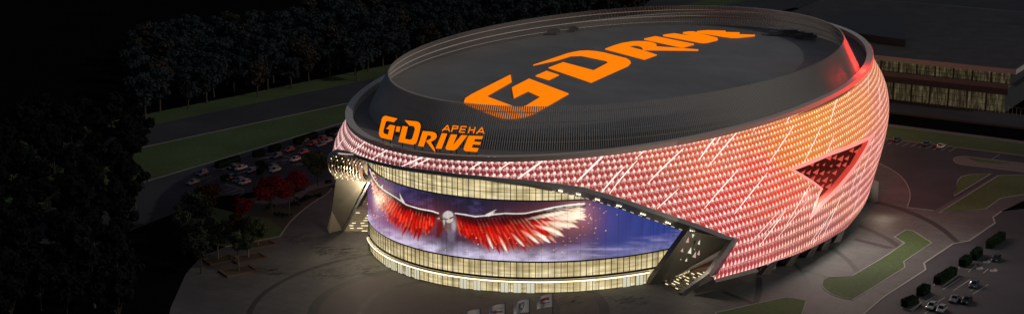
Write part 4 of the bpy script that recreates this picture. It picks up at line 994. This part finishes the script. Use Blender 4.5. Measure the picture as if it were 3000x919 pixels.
def make_tree(name, h, w, trunk, leafm, barkm, n, size, seed, flat=.75, nb=16):
    r = random.Random(seed); root = empty(name)
    blobs = []; ch = h-trunk; cz = trunk+ch*.5
    for i in range(nb):
        a = r.uniform(0, 6.28); q = math.sqrt(r.random()); zz = r.uniform(-1, 1)
        rr_ = w*.5*.72*math.sqrt(max(.1, 1-zz*zz*.85))
        blobs.append((math.cos(a)*q*rr_, math.sin(a)*q*rr_, cz+zz*ch*.36, w*.5*r.uniform(.26, .46)))
    c = MB(); leaf_cloud(c, blobs, n, size, seed); c.build('crown', leafm, root)
    t = MB(); tw = max(.12, h*.018)
    t.tube([(0, 0, -.1), (r.uniform(-.15, .15), r.uniform(-.15, .15), trunk*.6), (r.uniform(-.3, .3), r.uniform(-.3, .3), trunk+ch*.45)], [tw*1.3, tw, tw*.45], 7)
    for b in blobs[:8]:
        z0 = trunk*r.uniform(.7, 1.2); t.tube([(0, 0, z0), (b[0]*.45, b[1]*.45, (z0+b[2])*.55), (b[0]*.9, b[1]*.9, b[2])], [tw*.55, tw*.35, tw*.15], 5)
    t.build('trunk', barkm, root)
    return root
def place(root, P, label, cat, group=None, sc=1.0, rz=0.0):
    root.location = (P.x, P.y, 0); root.scale = (sc, sc, sc); root.rotation_euler = (0, 0, rz); tag(root, label, cat, group); return root
# wood behind the arena, left of it and beyond the road
protos = [make_tree('wood_tree', 15.5, 12.5, 4.0, M['leaf_wood'], M['bark'], 1500, .62, 100+i) for i in range(2)] + [make_tree('wood_tree', 14.5, 12, 4.2, M['leaf_brown'], M['bark'], 1500, .6, 110)]
rr = random.Random(21)
front = [((755, 285), 'dark tree with visible trunk at the wood edge, leftmost of five on the far verge', 2), ((785, 263), 'dark tree standing just behind the leftmost wood-edge tree', 0), ((905, 240), 'broad dark tree with clear trunk in the middle of the far verge', 2), ((1046, 238), 'dark tree with clear trunk on the far verge, left of the arena rim', 1), ((1122, 196), 'dark tree beside the arena roof edge, rightmost on the far verge', 0)]
used = [False]*3; pts_f = []
def wood(P, v, label, group, sc):
    o = protos[v] if not used[v] else copy_tree(protos[v]); used[v] = True
    place(o, P, label, 'tree', group, sc, rr.uniform(0, 6.28)); pts_f.append(P)
for p, lb, v in front: wood(ground(p), v, lb, None, rr.uniform(1.0, 1.15))
nor = Vector((-rb.y, rb.x, 0)); cnt = 0
for j in range(19):
    for i in range(60):
        P = b0+rb*(-40+i*11.5+rr.uniform(-3, 3)+(j % 2)*5.5)+nor*(12+j*11.5+rr.uniform(-3, 3)); x, y = image_of(P); xt, yt = image_of(P+Vector((0, 0, 16)))
        if y < -25 or x < 380 or x > 1900 or yt < -150: continue
        if x < 560 and rr.random() < (560-x)/230: continue
        if x > 1100 and yt > float(np.interp(x, (1100, 1146, 1190, 1253, 1380, 1507, 1634, 1777, 1900), (240, 226, 165, 130, 92, 63, 41, 24, 18)))-6: continue
        if any((P-q).length < 9 for q in pts_f[:5]) or cnt >= 215: continue
        wood(P, rr.choice((0, 0, 1, 1, 2)), 'tall dark tree in the dense night wood beyond the road', 'trees of the dark wood beyond the road', rr.uniform(.85, 1.25)); cnt += 1
print('wood trees', cnt)
cnt2 = 0; dark_fill_p = make_tree('dark_fill_tree', 15, 11.5, 3.5, M['leaf_dark_fill'], M['bark'], 1500, .6, 131); dark_fill_first = True  # dark trees added to black out the open ground at far left
for j in range(30):
    for i in range(12):
        P = Vector((-215+i*12+rr.uniform(-3, 3)+(j % 2)*6, 385+j*11.5+rr.uniform(-3, 3), 0)); x, y = image_of(P); xt, yt = image_of(P+Vector((0, 0, 15)))
        if x > 440-rr.uniform(0, 60) or x < -110 or yt > 930 or cnt2 >= 78 or (y < 330 and x > 330): continue
        place(dark_fill_p if dark_fill_first else copy_tree(dark_fill_p), P, 'added near-black tree darkening the ground left of the car park', 'tree', 'added dark trees at the far left', rr.uniform(.8, 1.1), rr.uniform(0, 6.28)); dark_fill_first = False; cnt2 += 1
print('grove', cnt2)
# garden and car park trees (image foot, label, builder)
def gtree(foot, name, h, w, trunk, leaf, bark, n, size, seed, label, cat='tree', nb=16): place(make_tree(name, h, w, trunk, M[leaf], M[bark], n, size, seed, nb=nb), ground(foot), label, cat, None, 1, seed)
gtree((797, 632), 'maple_tree', 11.5, 14.5, 4.2, 'leaf_red', 'bark', 4200, .30, 1, 'large crimson maple with spreading crown beside the plaza lawn', nb=24)
gtree((862, 590), 'maple_tree', 9.5, 11, 3.4, 'leaf_red', 'bark', 3200, .28, 2, 'crimson maple just behind the largest red maple, nearer the arena', nb=20)
gtree((706, 648), 'maple_tree', 7, 8, 2.2, 'leaf_red', 'bark', 2200, .26, 3, 'small crimson maple left of and below the largest red maple')
gtree((932, 543), 'broadleaf_tree', 11.5, 10.5, 3.0, 'leaf_green', 'bark', 4200, .27, 4, 'dark green round tree with clear trunk beside the left arena corner', nb=22)
gtree((766, 520), 'bushy_tree', 6.0, 5.0, .8, 'leaf_dark', 'bark', 2200, .24, 5, 'small dark green bushy tree among the parked cars')
gtree((848, 612), 'slender_tree', 8.5, 4.5, 3.0, 'leaf_green', 'palebark', 1500, .22, 6, 'slender pale-barked tree between red maple and plaza kerb')
gtree((610, 640), 'autumn_tree', 11, 13, 3.2, 'leaf_orange', 'bark', 3200, .32, 7, 'wide rust-brown autumn tree left of the maples beside the car park', nb=20)
gtree((695, 700), 'autumn_tree', 8, 6.5, 2.6, 'leaf_orange', 'bark', 1800, .26, 8, 'small ochre autumn tree in front of the small red maple')
gtree((639, 759), 'dark_tree', 12.5, 11, 4.5, 'leaf_dark', 'palebark', 3600, .30, 9, 'tall dark tree with thin pale trunk, leftmost in the paved tree pits', nb=20)
gtree((699, 794), 'dark_tree', 11.5, 9, 4.8, 'leaf_green', 'palebark', 3000, .27, 10, 'grey-green tree with pale trunk standing in the front brick planter')
gtree((728, 753), 'dark_tree', 11.5, 9.0, 4.0, 'leaf_dark', 'palebark', 3000, .27, 11, 'dark tree in the paving behind the front brick planter')
gtree((757, 718), 'dark_tree', 8, 7.5, 2.2, 'leaf_green', 'palebark', 2200, .26, 12, 'grey-green tree in the brick planter at the lawn corner')
gtree((570, 690), 'dark_tree', 13, 13, 4, 'leaf_dark', 'bark', 3000, .34, 13, 'big almost black tree at the far left of the garden')
gtree((590, 800), 'dark_tree', 12, 11, 4, 'leaf_dark', 'bark', 2600, .32, 14, 'almost black tree in the lower left of the plaza edge')
gtree((540, 745), 'dark_tree', 13, 12, 4, 'leaf_dark', 'bark', 2600, .32, 15, 'almost black tree left of the paved tree pits')
# shrubs
def shrub(foot, w, h, leaf, label, seed):
    root = empty('shrub'); r = random.Random(seed); m_ = MB()
    leaf_cloud(m_, [(r.uniform(-.4, .4)*w, r.uniform(-.25, .25)*w, h*r.uniform(.35, .6), h*r.uniform(.35, .6)) for _ in range(6)], 420, .17, seed); m_.build('foliage', M[leaf], root)
    t = MB(); t.tube([(0, 0, -.05), (0, 0, h*.5)], [.06, .03], 5); t.build('stem', M['bark'], root); place(root, ground(foot), label, 'shrub')
for i, (p, w, h, lf, lb) in enumerate((((883, 590), 4.5, 1.7, 'leaf_hedge', 'low dark shrub in the mulch bed nearest the pavement'), ((900, 583), 4, 1.4, 'leaf_hedge', 'low dark shrub at the middle of the mulch bed'), ((928, 577), 2.2, 1.6, 'leaf_hedge', 'round dark shrub beside the plaza kerb, nearest the arena'), ((865, 608), 3.2, 2.6, 'leaf_hedge', 'tall dark shrub beside the curved plaza kerb'), ((882, 560), 3, 1.5, 'leaf_green', 'dull green shrub behind the mulch bed by the car park'), ((838, 636), 4.2, 1.3, 'leaf_hedge', 'low dark shrub at the top corner of the small lawn, by the kerb'), ((815, 632), 4.4, 1.4, 'leaf_hedge', 'low dark shrub under the largest red maple'), ((962, 536), 2.6, 1.5, 'leaf_hedge', 'dark shrub in the bed by the left arena corner'), ((985, 548), 3, 1.0, 'leaf_green', 'low green shrub right of the round tree by the arena corner'), ((800, 612), 3.5, 2.2, 'leaf_dark', 'dark shrub directly behind the trunk of the largest maple'))):
    shrub(p, w, h, lf, lb, 300+i)
# hedges on the parking islands
def hedge(p, q, w, h, label, seed):
    a, b = ground(p), ground(q); d = b-a; L_ = d.length; root = empty('hedge', ((a+b)/2)[:], math.atan2(d.y, d.x)); tag(root, label, 'hedge')
    r = random.Random(seed); m_ = MB(); n = int(70*L_*w*.6)+200
    for _ in range(n):
        x, y, z = r.uniform(-.5, .5)*L_, r.uniform(-.5, .5)*w, r.uniform(.05, 1)*h; ax = r.randrange(3)
        if ax == 0: y = math.copysign(w/2, y)+r.uniform(-.08, .08)
        elif ax == 1: z = h+r.uniform(-.1, .06)
        else: x = math.copysign(L_/2, x)+r.uniform(-.08, .08)
        s_ = r.uniform(.10, .2); nn = Vector((r.uniform(-1, 1), r.uniform(-1, 1), r.uniform(-.3, 1))).normalized(); u = nn.orthogonal().normalized()*s_; v = nn.cross(u.normalized())*s_
        m_.add([Vector((x, y, z))-u-v*.5, Vector((x, y, z))+u*.3-v, Vector((x, y, z))+u, Vector((x, y, z))+v], [(0, 1, 2, 3)])
    m_.build('foliage', M['leaf_hedge'], root)
    k = MB(); k.box((0, 0, h*.46), (L_-.15, w-.15, h*.9)); k.build('inner_growth', M['leaf_hedge'], root)
hedge((790, 448), (820, 440), 1.8, 2.2, 'small clipped hedge between the blue and the foremost red car bays', 1)
hedge((744, 462), (773, 455), 1.8, 2.2, 'small clipped hedge left of the blue car', 2)
hedge((864, 425), (925, 404), 1.8, 2.2, 'clipped hedge beside the black hatchback at the top of the left car park', 3)
hedge((958, 398), (990, 389), 1.8, 2.0, 'short clipped hedge nearest the arena in the left car park', 4)
hedge((635, 493), (700, 474), 1.8, 2.2, 'long dark clipped hedge at the lower left of the left car park', 5)
hedge((652, 530), (668, 525), 1.6, 1.6, 'tiny clipped hedge beside the lower row of dark cars', 6)
hedge((2745, 832), (2794, 802), 2, 2.0, 'long dark hedge on a lower right car park island', 8)
hedge((2694, 866), (2715, 852), 2, 2.0, 'short dark hedge between two lower right parking bays', 9)
hedge((2648, 898), (2682, 884), 2, 1.8, 'dark hedge nearest the bottom edge in the lower right car park', 10)
hedge((2818, 782), (2838, 768), 2, 2.2, 'short dark hedge right of the zigzag kerb', 11)
hedge((2850, 762), (2868, 745), 2, 2.2, 'dark hedge above the short one, right of the zigzag kerb', 12)
hedge((2897, 728), (2935, 700), 2, 2.2, 'dark hedge farthest up in the lower right car park', 13)
for P in (((2735, 838), (2742, 826), (2795, 800), (2806, 806), (2762, 838)), ((2640, 902), (2655, 890), (2690, 878), (2700, 886), (2665, 908)), ((2807, 786), (2816, 774), (2850, 772), (2860, 778), (2840, 790))):
    q = px(*P); sheet('traffic_island', q, M['mulch'], .06); kerb(q, .25, closed=True)
for P in (((739, 464), (735, 460), (752, 456), (798, 449), (822, 438), (828, 439), (800, 455), (760, 466)), ((857, 423), (854, 420), (870, 413), (930, 400), (940, 403), (880, 428), (866, 427)), ((625, 494), (640, 485), (708, 472), (700, 478), (650, 495))):
    q = px(*P); sheet('traffic_island', q, M['mulch'], .06); kerb(q, .25, closed=True)
# brick tree pits on the plaza
def planter(c, w, d, label):
    P = ground(c); root = empty('brick_planter', P[:], R(33)); tag(root, label, 'planter'); m_ = MB(); h = .45; t = .5
    for x, y, sx, sy in ((0, -d/2, w, t), (0, d/2, w, t), (-w/2+t/2, 0, t, d-t-.01), (w/2-t/2, 0, t, d-t-.01)): m_.box((x, y, h/2), (sx, sy, h))
    m_.build('wall', M['brick'], root); s_ = MB(); s_.box((0, 0, .12), (w-2*t-.02, d-t-.02, .24)); s_.build('soil', M['mulch'], root)
planter((699, 795), 9, 5.5, 'low brick planter around the pale-trunked tree nearest the camera')
planter((760, 718), 8.5, 5, 'low brick planter at the lower corner of the small lawn')
planter((728, 757), 9, 5, 'low brick planter behind the front one, around a dark tree')
planter((645, 762), 8, 5, 'low brick planter farthest left, around a thin pale trunk')

# ------------------------------------------------------------------ cars
PAINT = {}
def paint(name, c): PAINT[name] = pbr(name+'_car_paint', c, .28, .15, coat=.6)
for n_, c in (('red', (.33, .022, .026)), ('white', (.62, .59, .54)), ('navy', (.022, .034, .10)), ('black', (.012, .012, .014)), ('grey', (.16, .16, .17)), ('silver', (.36, .36, .37)), ('slate', (.05, .06, .085))): paint(n_, c)
def make_car(kind):
    root = empty('parked_car'); L_, W_ = (4.3, 1.78) if kind != 'saloon' else (4.75, 1.82)
    hood, roof0, roof1, tail = {'hatch': (1.05, .25, -1.55, -2.0), 'saloon': (.95, .25, -1.05, -1.75), 'suv': (1.15, .35, -1.75, -2.05)}[kind]
    hh = {'hatch': 1.5, 'saloon': 1.43, 'suv': 1.68}[kind]; bl = .92 if kind != 'suv' else 1.02
    # lower body: stations along x with half width, bottom, top
    st = [(L_/2, .62, .34, .58), (L_/2-.12, .80, .24, .70), (L_/2-.6, W_/2, .2, .80), (hood, W_/2, .2, bl), (0, W_/2, .2, bl+.02), (tail+.2, W_/2, .2, bl+.04), (-L_/2+.25, W_/2-.03, .22, bl+.02 if kind != 'saloon' else bl+.04), (-L_/2+.06, .80, .28, bl-.08), (-L_/2, .70, .38, bl-.22)]
    V = []; n = 10
    for x, w, z0, z1 in st:
        zs = z0+(z1-z0)*.55
        V += [(x, -w+.12, z0), (x, -w, z0+.12), (x, -w-.02, zs), (x, -w+.06, z1-.05), (x, -w+.2, z1), (x, w-.2, z1), (x, w-.06, z1-.05), (x, w+.02, zs), (x, w, z0+.12), (x, w-.12, z0)]
    Fc = [(i*n+k, i*n+(k+1) % n, (i+1)*n+(k+1) % n, (i+1)*n+k) for i in range(len(st)-1) for k in range(n)]
    Fc += [tuple(range(n))[::-1], tuple(range((len(st)-1)*n, len(st)*n))]
    b = MB(); b.add(V, Fc)
    # roof and pillars
    wr = W_/2-.22; wb = W_/2-.08
    rf_ = [(roof0-.1, -wr, hh), (roof0-.1, wr, hh), (roof1+.15, wr, hh-.03), (roof1+.15, -wr, hh-.03)]
    b.add([(q[0], q[1], q[2]-.07) for q in rf_]+[(q[0], q[1]*.96, q[2]) for q in rf_], [(0, 1, 2, 3)][::-1]+[(4, 5, 6, 7), (0, 4, 5, 1), (1, 5, 6, 2), (2, 6, 7, 3), (3, 7, 4, 0)])
    for sgn in (-1, 1):
        for xa, xb in ((hood-.05, roof0-.1), (-.35, -.35), (tail+.05, roof1+.12)):
            b.tube([(xa, sgn*wb, bl), (xb, sgn*(wr-.0), hh-.05)], .055, 5)
        b.box((hood-.35, sgn*(W_/2+.12), bl+.1), (.14, .2, .14))
    body = b.build('body', PAINT['grey'], root)
    g = MB()
    A = [(hood-.03, -wb+.05, bl), (hood-.03, wb-.05, bl), (tail+.03, wb-.05, bl), (tail+.03, -wb+.05, bl)]; B = [(roof0-.13, -wr+.05, hh-.06), (roof0-.13, wr-.05, hh-.06), (roof1+.16, wr-.05, hh-.08), (roof1+.16, -wr+.05, hh-.08)]
    g.hexa(A, B); g.build('windows', M['carglass'], root)
    for x in (L_/2-.85, -L_/2+.85):
        for sgn in (-1, 1):
            w = MB(); y0 = sgn*(W_/2-.16); w.tube([(x, y0, .32), (x, y0+sgn*.2, .32)], .32, 14); wh = w.build('wheel', M['tyre'], root)
            r_2 = MB(); r_2.tube([(x, y0+sgn*.19, .32), (x, y0+sgn*.215, .32)], .2, 10); r_2.build('rim', M['rim'], wh)
    for sgn in (-1, 1):
        h_ = MB(); h_.box((L_/2-.12, sgn*.62, .66), (.2, .34, .14)); h_.build('headlight', M['headlight'], root)
        t_ = MB(); t_.box((-L_/2+.07, sgn*.68, bl-.12), (.12, .24, .2)); t_.build('taillight', M['taillight'], root)
    return root
car_p = {k: make_car(k) for k in ('hatch', 'saloon', 'suv')}; car_used = {k: False for k in car_p}; body_me = {}
def car(p, kind, colr, face, label, group=None):
    o = car_p[kind] if not car_used[kind] else copy_tree(car_p[kind]); car_used[kind] = True
    P = ground(p); o.location = (P.x, P.y, .02); o.rotation_euler = (0, 0, face); tag(o, label, 'car', group)
    bo = [c for c in bpy.data.objects if c.parent == o and c.name.startswith('body')][0]
    if (kind, colr) not in body_me:
        mcopy = bo.data.copy(); mcopy.materials.clear(); mcopy.materials.append(PAINT[colr]); body_me[(kind, colr)] = mcopy
    bo.data = body_me[(kind, colr)]; return o
FL = R(236)  # nose towards the lower left, along the bays of the left car park
gl_ = 'cars in the left car park'; gr_ = 'cars in the right car park'; gb_ = 'cars in the lower right car park'
for p, k, c, lb in (((848, 443), 'hatch', 'red', 'red hatchback beside the small hedge, foremost of the red cars'), ((889, 450), 'hatch', 'red', 'red hatchback half hidden behind the round green tree'), ((811, 461), 'suv', 'navy', 'dark blue car on a wheelchair bay'), ((865, 471), 'hatch', 'white', 'white hatchback left of the round green tree'),
                    ((892, 420), 'suv', 'black', 'black hatchback beside the hedge in the upper row'), ((916, 425), 'hatch', 'red', 'red car right of the black hatchback in the upper row'), ((944, 412), 'suv', 'red', 'red car with pale roof farthest back in the upper row'), ((940, 428), 'saloon', 'grey', 'grey saloon behind the crown of the round tree'), ((960, 417), 'hatch', 'silver', 'silver hatchback tight against the arena wing'), ((985, 395), 'hatch', 'slate', 'dark car beside the short hedge nearest the arena'),
                    ((706, 496), 'saloon', 'white', 'cream white saloon in the middle row of the left car park'), ((681, 493), 'hatch', 'black', 'black car left of the cream white saloon'), ((735, 505), 'hatch', 'navy', 'small dark blue car right of the cream white saloon'), ((797, 492), 'saloon', 'slate', 'blue-grey saloon behind the small bushy tree'), ((806, 502), 'hatch', 'silver', 'silver car mostly hidden by the red maple crown'), ((674, 526), 'suv', 'black', 'black car with bright window in the lower row'), ((700, 532), 'hatch', 'slate', 'dark grey car in the lower row, left of the silver one'), ((717, 538), 'hatch', 'silver', 'silver hatchback beside the red maple in the lower row'), ((593, 512), 'suv', 'slate', 'very dim dark car at the far left of the car park'), ((566, 538), 'saloon', 'grey', 'very dim grey saloon above the rust-brown tree')):
    car(p, k, c, FL, lb, gl_)
FR = R(55)
for p, k, c, lb in (((2627, 413), 'saloon', 'slate', 'dark blue saloon nearest the arena in the right car park'), ((2713, 425), 'saloon', 'slate', 'dark grey-blue saloon in the middle of the right bays'), ((2757, 432), 'saloon', 'white', 'pale saloon at the right end of the parked three')):
    car(p, k, c, FR, lb, gr_)
for p, k, c, lb in (((2729, 901), 'hatch', 'silver', 'pale hatchback at the bottom edge, left of the pair'), ((2758, 910), 'hatch', 'silver', 'pale hatchback cut by the bottom edge, right of the pair'), ((2797, 880), 'saloon', 'grey', 'dim grey saloon above the pale pair'), ((2832, 884), 'saloon', 'black', 'black car right of the dim grey saloon'), ((2853, 838), 'hatch', 'slate', 'dark hatchback in the unlit middle bays'), ((2918, 762), 'hatch', 'black', 'black car by the painted wheelchair bays')):  # pale pair in silver, the corner's dimness put into the paint tone
    car(p, k, c, R(238), lb, gb_)

# ------------------------------------------------------------------ building beyond the right car park
O = ground((2604.5, 293)); E_ = ground((2933.5, 331)); ux = (E_-O).normalized(); uy = Vector((-ux.y, ux.x, 0))
bld = empty('exhibition_hall', O[:], math.atan2(ux.y, ux.x)); tag(bld, 'long dark two-storey hall with lit glazing and pale roof edge behind the car park', 'building')
LN = (E_-O).length; X0, X1 = -70, 1.25+7.1*round(LN/7.1)
def lbox(m, x0, x1, y0, y1, z0, z1): m.hexa([(x0, y0, z0), (x1, y0, z0), (x1, y1, z0), (x0, y1, z0)], [(x0, y0, z1), (x1, y0, z1), (x1, y1, z1), (x0, y1, z1)])
def wmat():
    m, nt, N, L = new_mat('hall_window'); o = N.new('ShaderNodeOutputMaterial'); b = N.new('ShaderNodeBsdfPrincipled'); L.new(b.outputs[0], o.inputs[0])
    b.inputs['Base Color'].default_value = (.02, .02, .02, 1); b.inputs['Roughness'].default_value = .1
    tc = N.new('ShaderNodeTexCoord'); mp_ = N.new('ShaderNodeMapping'); mp_.inputs['Scale'].default_value = (1.3, 1, .25); L.new(tc.outputs['Object'], mp_.inputs[0])
    n = N.new('ShaderNodeTexNoise'); n.inputs['Scale'].default_value = 1.2; n.inputs['Detail'].default_value = 5; L.new(mp_.outputs[0], n.inputs['Vector'])
    r = N.new('ShaderNodeValToRGB'); r.color_ramp.elements[0].position = .34; r.color_ramp.elements[1].position = .75; r.color_ramp.elements[0].color = (.008, .007, .004, 1); r.color_ramp.elements[1].color = (.070, .064, .034, 1)
    e = r.color_ramp.elements.new(.52); e.color = (.030, .024, .012, 1); L.new(n.outputs['Fac'], r.inputs[0]); L.new(r.outputs[0], b.inputs['Emission Color']); b.inputs['Emission Strength'].default_value = 1.35
    return m
M['hallwin'] = wmat()
hw = MB(); lbox(hw, X0, X1, .5, 45, 0, 7.3); lbox(hw, X0, X1, 5.5, 45, 9.6, 14.6); hw.build('wall', M['bldg2'], bld)
sl_ = MB(); lbox(sl_, X0, X1+1.5, -2.2, 6.5, 7.3, 9.6); sl_.build('terrace_slab', M['bldg2'], bld)
par = MB(); lbox(par, X0, X1+1.5, -2.2, -1.7, 9.6, 11.2); lbox(par, X0, X1+1, -1.7, 5.4, 9.6, 9.7); par.build('terrace_parapet', M['bldg'], bld)
fa = MB(); lbox(fa, X0, X1+3, 1.5, 47, 14.6, 16.4); fa.build('roof_edge', M['fascia'], bld)
rfm = MB(); V = [(X0, 1.7, 16.42), (X1+2.8, 1.7, 16.42), (X1+2.8, 120, 18.5), (X0, 120, 18.5)]; rfm.add(V, [(0, 1, 2, 3)])
for k in range(60):
    y = 2+k*1.95; rfm.box(((X0+X1)/2, y, 16.46+(y-1.7)*.0176), (X1-X0+4, .12, .08))
rfm.build('roof', pbr('standing_seam_roof', (.070, .068, .068), .6, var=.3, scale=.12), bld)
rm_ = MB(); a = [(-44, 30, 16.5), (-2, 22, 16.5), (-20, 72, 17.5), (-44, 72, 17.5)]; rm_.hexa(a, [(p[0], p[1], p[2]+3.2) for p in a]); rm_.build('rooflight', M['bldg2'], bld)
bay = 7.1
for i in range(-6, 8):
    x0 = 1.6+i*bay
    if x0+bay-.8 > X1: break
    for z0, z1, yy in ((.35, 7.0, .42), (10.0, 14.2, 5.42)):
        f = MB()
        for (xa, xb, za, zb) in ((x0-.55, x0+.05, z0-.2, z1+.2), (x0+.02, x0+bay-.35, z1-.12, z1+.1), (x0+.02, x0+bay-.35, z0+(z1-z0)*.66, z0+(z1-z0)*.66+.12), (x0+.02, x0+bay-.35, z0+(z1-z0)*.33, z0+(z1-z0)*.33+.12), *[(x0+bay*q-.04, x0+bay*q+.04, z0+.01, z1-.13) for q in (.2, .4, .6, .8)]): lbox(f, xa, xb, yy-.14, yy+.02, za, zb)
        w = f.build('window', M['frame'], bld)
        pn = MB(); pn.add([(x0, yy, z0), (x0+bay-.36, yy, z0), (x0+bay-.36, yy, z1), (x0, yy, z1)], [(0, 1, 2, 3)]); pn.build('pane', M['hallwin'], w)
# raised terrace in front of the hall
sheet('terrace', [O+ux*X0+uy*1, O+ux*(X1+14)+uy*1, O+ux*(X1+14)-uy*22, O+ux*X0-uy*22], M['asphalt'], .055)
wl = MB(); wl.hexa([(X0, -22.3, 0), (X1+14, -22.3, 0), (X1+14, -22, 0), (X0, -22, 0)], [(X0, -22.3, .7), (X1+14, -22.3, .7), (X1+14, -22, .7), (X0, -22, .7)])
tw = wl.build('retaining_wall', M['bldg2']); tw.location = O; tw.rotation_euler = (0, 0, math.atan2(ux.y, ux.x)); tag(tw, 'low dark retaining wall between the hall terrace and the grass strip', 'wall')
rail = empty('terrace_railing', O[:], math.atan2(ux.y, ux.x)); tag(rail, 'thin metal railing in front of the lower hall glazing', 'railing'); rm2 = MB(); rm2.box((0, 0, 1.4), (.07, .07, 2.8)); po = rm2.build('post', M['fascia'], rail); po.location = (10, -.9, 0)
for k in range(1, 30):
    q_ = po.copy(); col.objects.link(q_); q_.location = (10+k*1.55, -.9, 0); rm3 = MB(); rm3.box((33, -.9, 2.82), (47, .08, .08)); rm3.build('top_rail', M['fascia'], rail)
# distant paving behind the arena and the hall
sheet('road', [ground((1720, 30)), ground((2200, 10)), ground((3300, 120)), ground((3300, -120)), ground((1900, -160)), ground((1500, -60))], M['asphalt'], .006)

# ------------------------------------------------------------------ light
def alamp(name, kind, loc, e, c, **kw):
    d = bpy.data.lights.new(name, kind); d.energy = e; d.color = c
    for k, v in kw.items(): setattr(d, k, v)
    o = bpy.data.objects.new(name, d); col.objects.link(o); o.location = loc; return o
WARM = (1, .84, .58)
SUN_EL, SUN_AZ = R(30), R(-24)     # low light from the right rear
sun = alamp('sun', 'SUN', (0, 0, 300), .5, (1, .94, .87), angle=R(.5))
dv = Vector((math.cos(SUN_EL)*math.cos(SUN_AZ), math.cos(SUN_EL)*math.sin(SUN_AZ), math.sin(SUN_EL)))
sun.rotation_euler = dv.to_track_quat('Z', 'Y').to_euler()
p = ground((1060, 560), 17); alamp('corner_downlight', 'POINT', p+Vector((2, -9, 0)), 9000, WARM, shadow_soft_size=.8)
p = ground((1030, 600), 11); alamp('stair_downlight', 'POINT', p+Vector((4, 6, 0)), 3000, WARM, shadow_soft_size=.8)
p = ground((2040, 760), 9); alamp('right_stair_downlight', 'POINT', p+Vector((0, -3, 0)), 1500, WARM, shadow_soft_size=.6)
for q, e in (((2590, 600), 900),):
    alamp('rear_floodlight', 'POINT', ground(q, 4)+Vector((0, 0, 0)), e, WARM, shadow_soft_size=.5)
q0, q1 = Sf(243, 17, 1.6), Sf(268, 17, 1.6); qm = Sf(256, 17, 1.8)
o = alamp('plaza_fill_light', 'AREA', qm, 26000, (1, .93, .82), shape='RECTANGLE', size=(q1-q0).length, size_y=1.0)  # added area light brightening the right plaza, no fitting on the facade
out = Vector((q1.y-q0.y, -(q1.x-q0.x), 0)).normalized()
o.rotation_euler = (out*1.0+Vector((0, 0, -.85))).normalized().to_track_quat('-Z', 'Z').to_euler()
alamp('red_deck_light', 'POINT', Vector((107.0, 503.0, 41.0)), 13000, (1, .015, .01), shadow_soft_size=2.0)

world = bpy.data.worlds.new('World'); scene.world = world; world.use_nodes = True
nt = world.node_tree; bg = nt.nodes.get('Background') or nt.nodes.new('ShaderNodeBackground')
sky = nt.nodes.new('ShaderNodeTexSky'); sky.sky_type = 'NISHITA'; sky.sun_disc = False; sky.sun_elevation = SUN_EL; sky.sun_rotation = math.pi/2-SUN_AZ; sky.dust_density = 3.0; sky.ozone_density = .6
nt.links.new(sky.outputs[0], bg.inputs[0]); bg.inputs['Strength'].default_value = .019

vs = scene.view_settings; scene.display_settings.display_device = 'sRGB'
vs.view_transform = 'Standard'; vs.look = 'None'; vs.exposure = 0; vs.gamma = 1; vs.use_curve_mapping = False
scene.render.engine = 'CYCLES'; scene.cycles.use_denoising = True; scene.cycles.max_bounces = 5; scene.cycles.sample_clamp_indirect = 4
scene.render.film_transparent = False
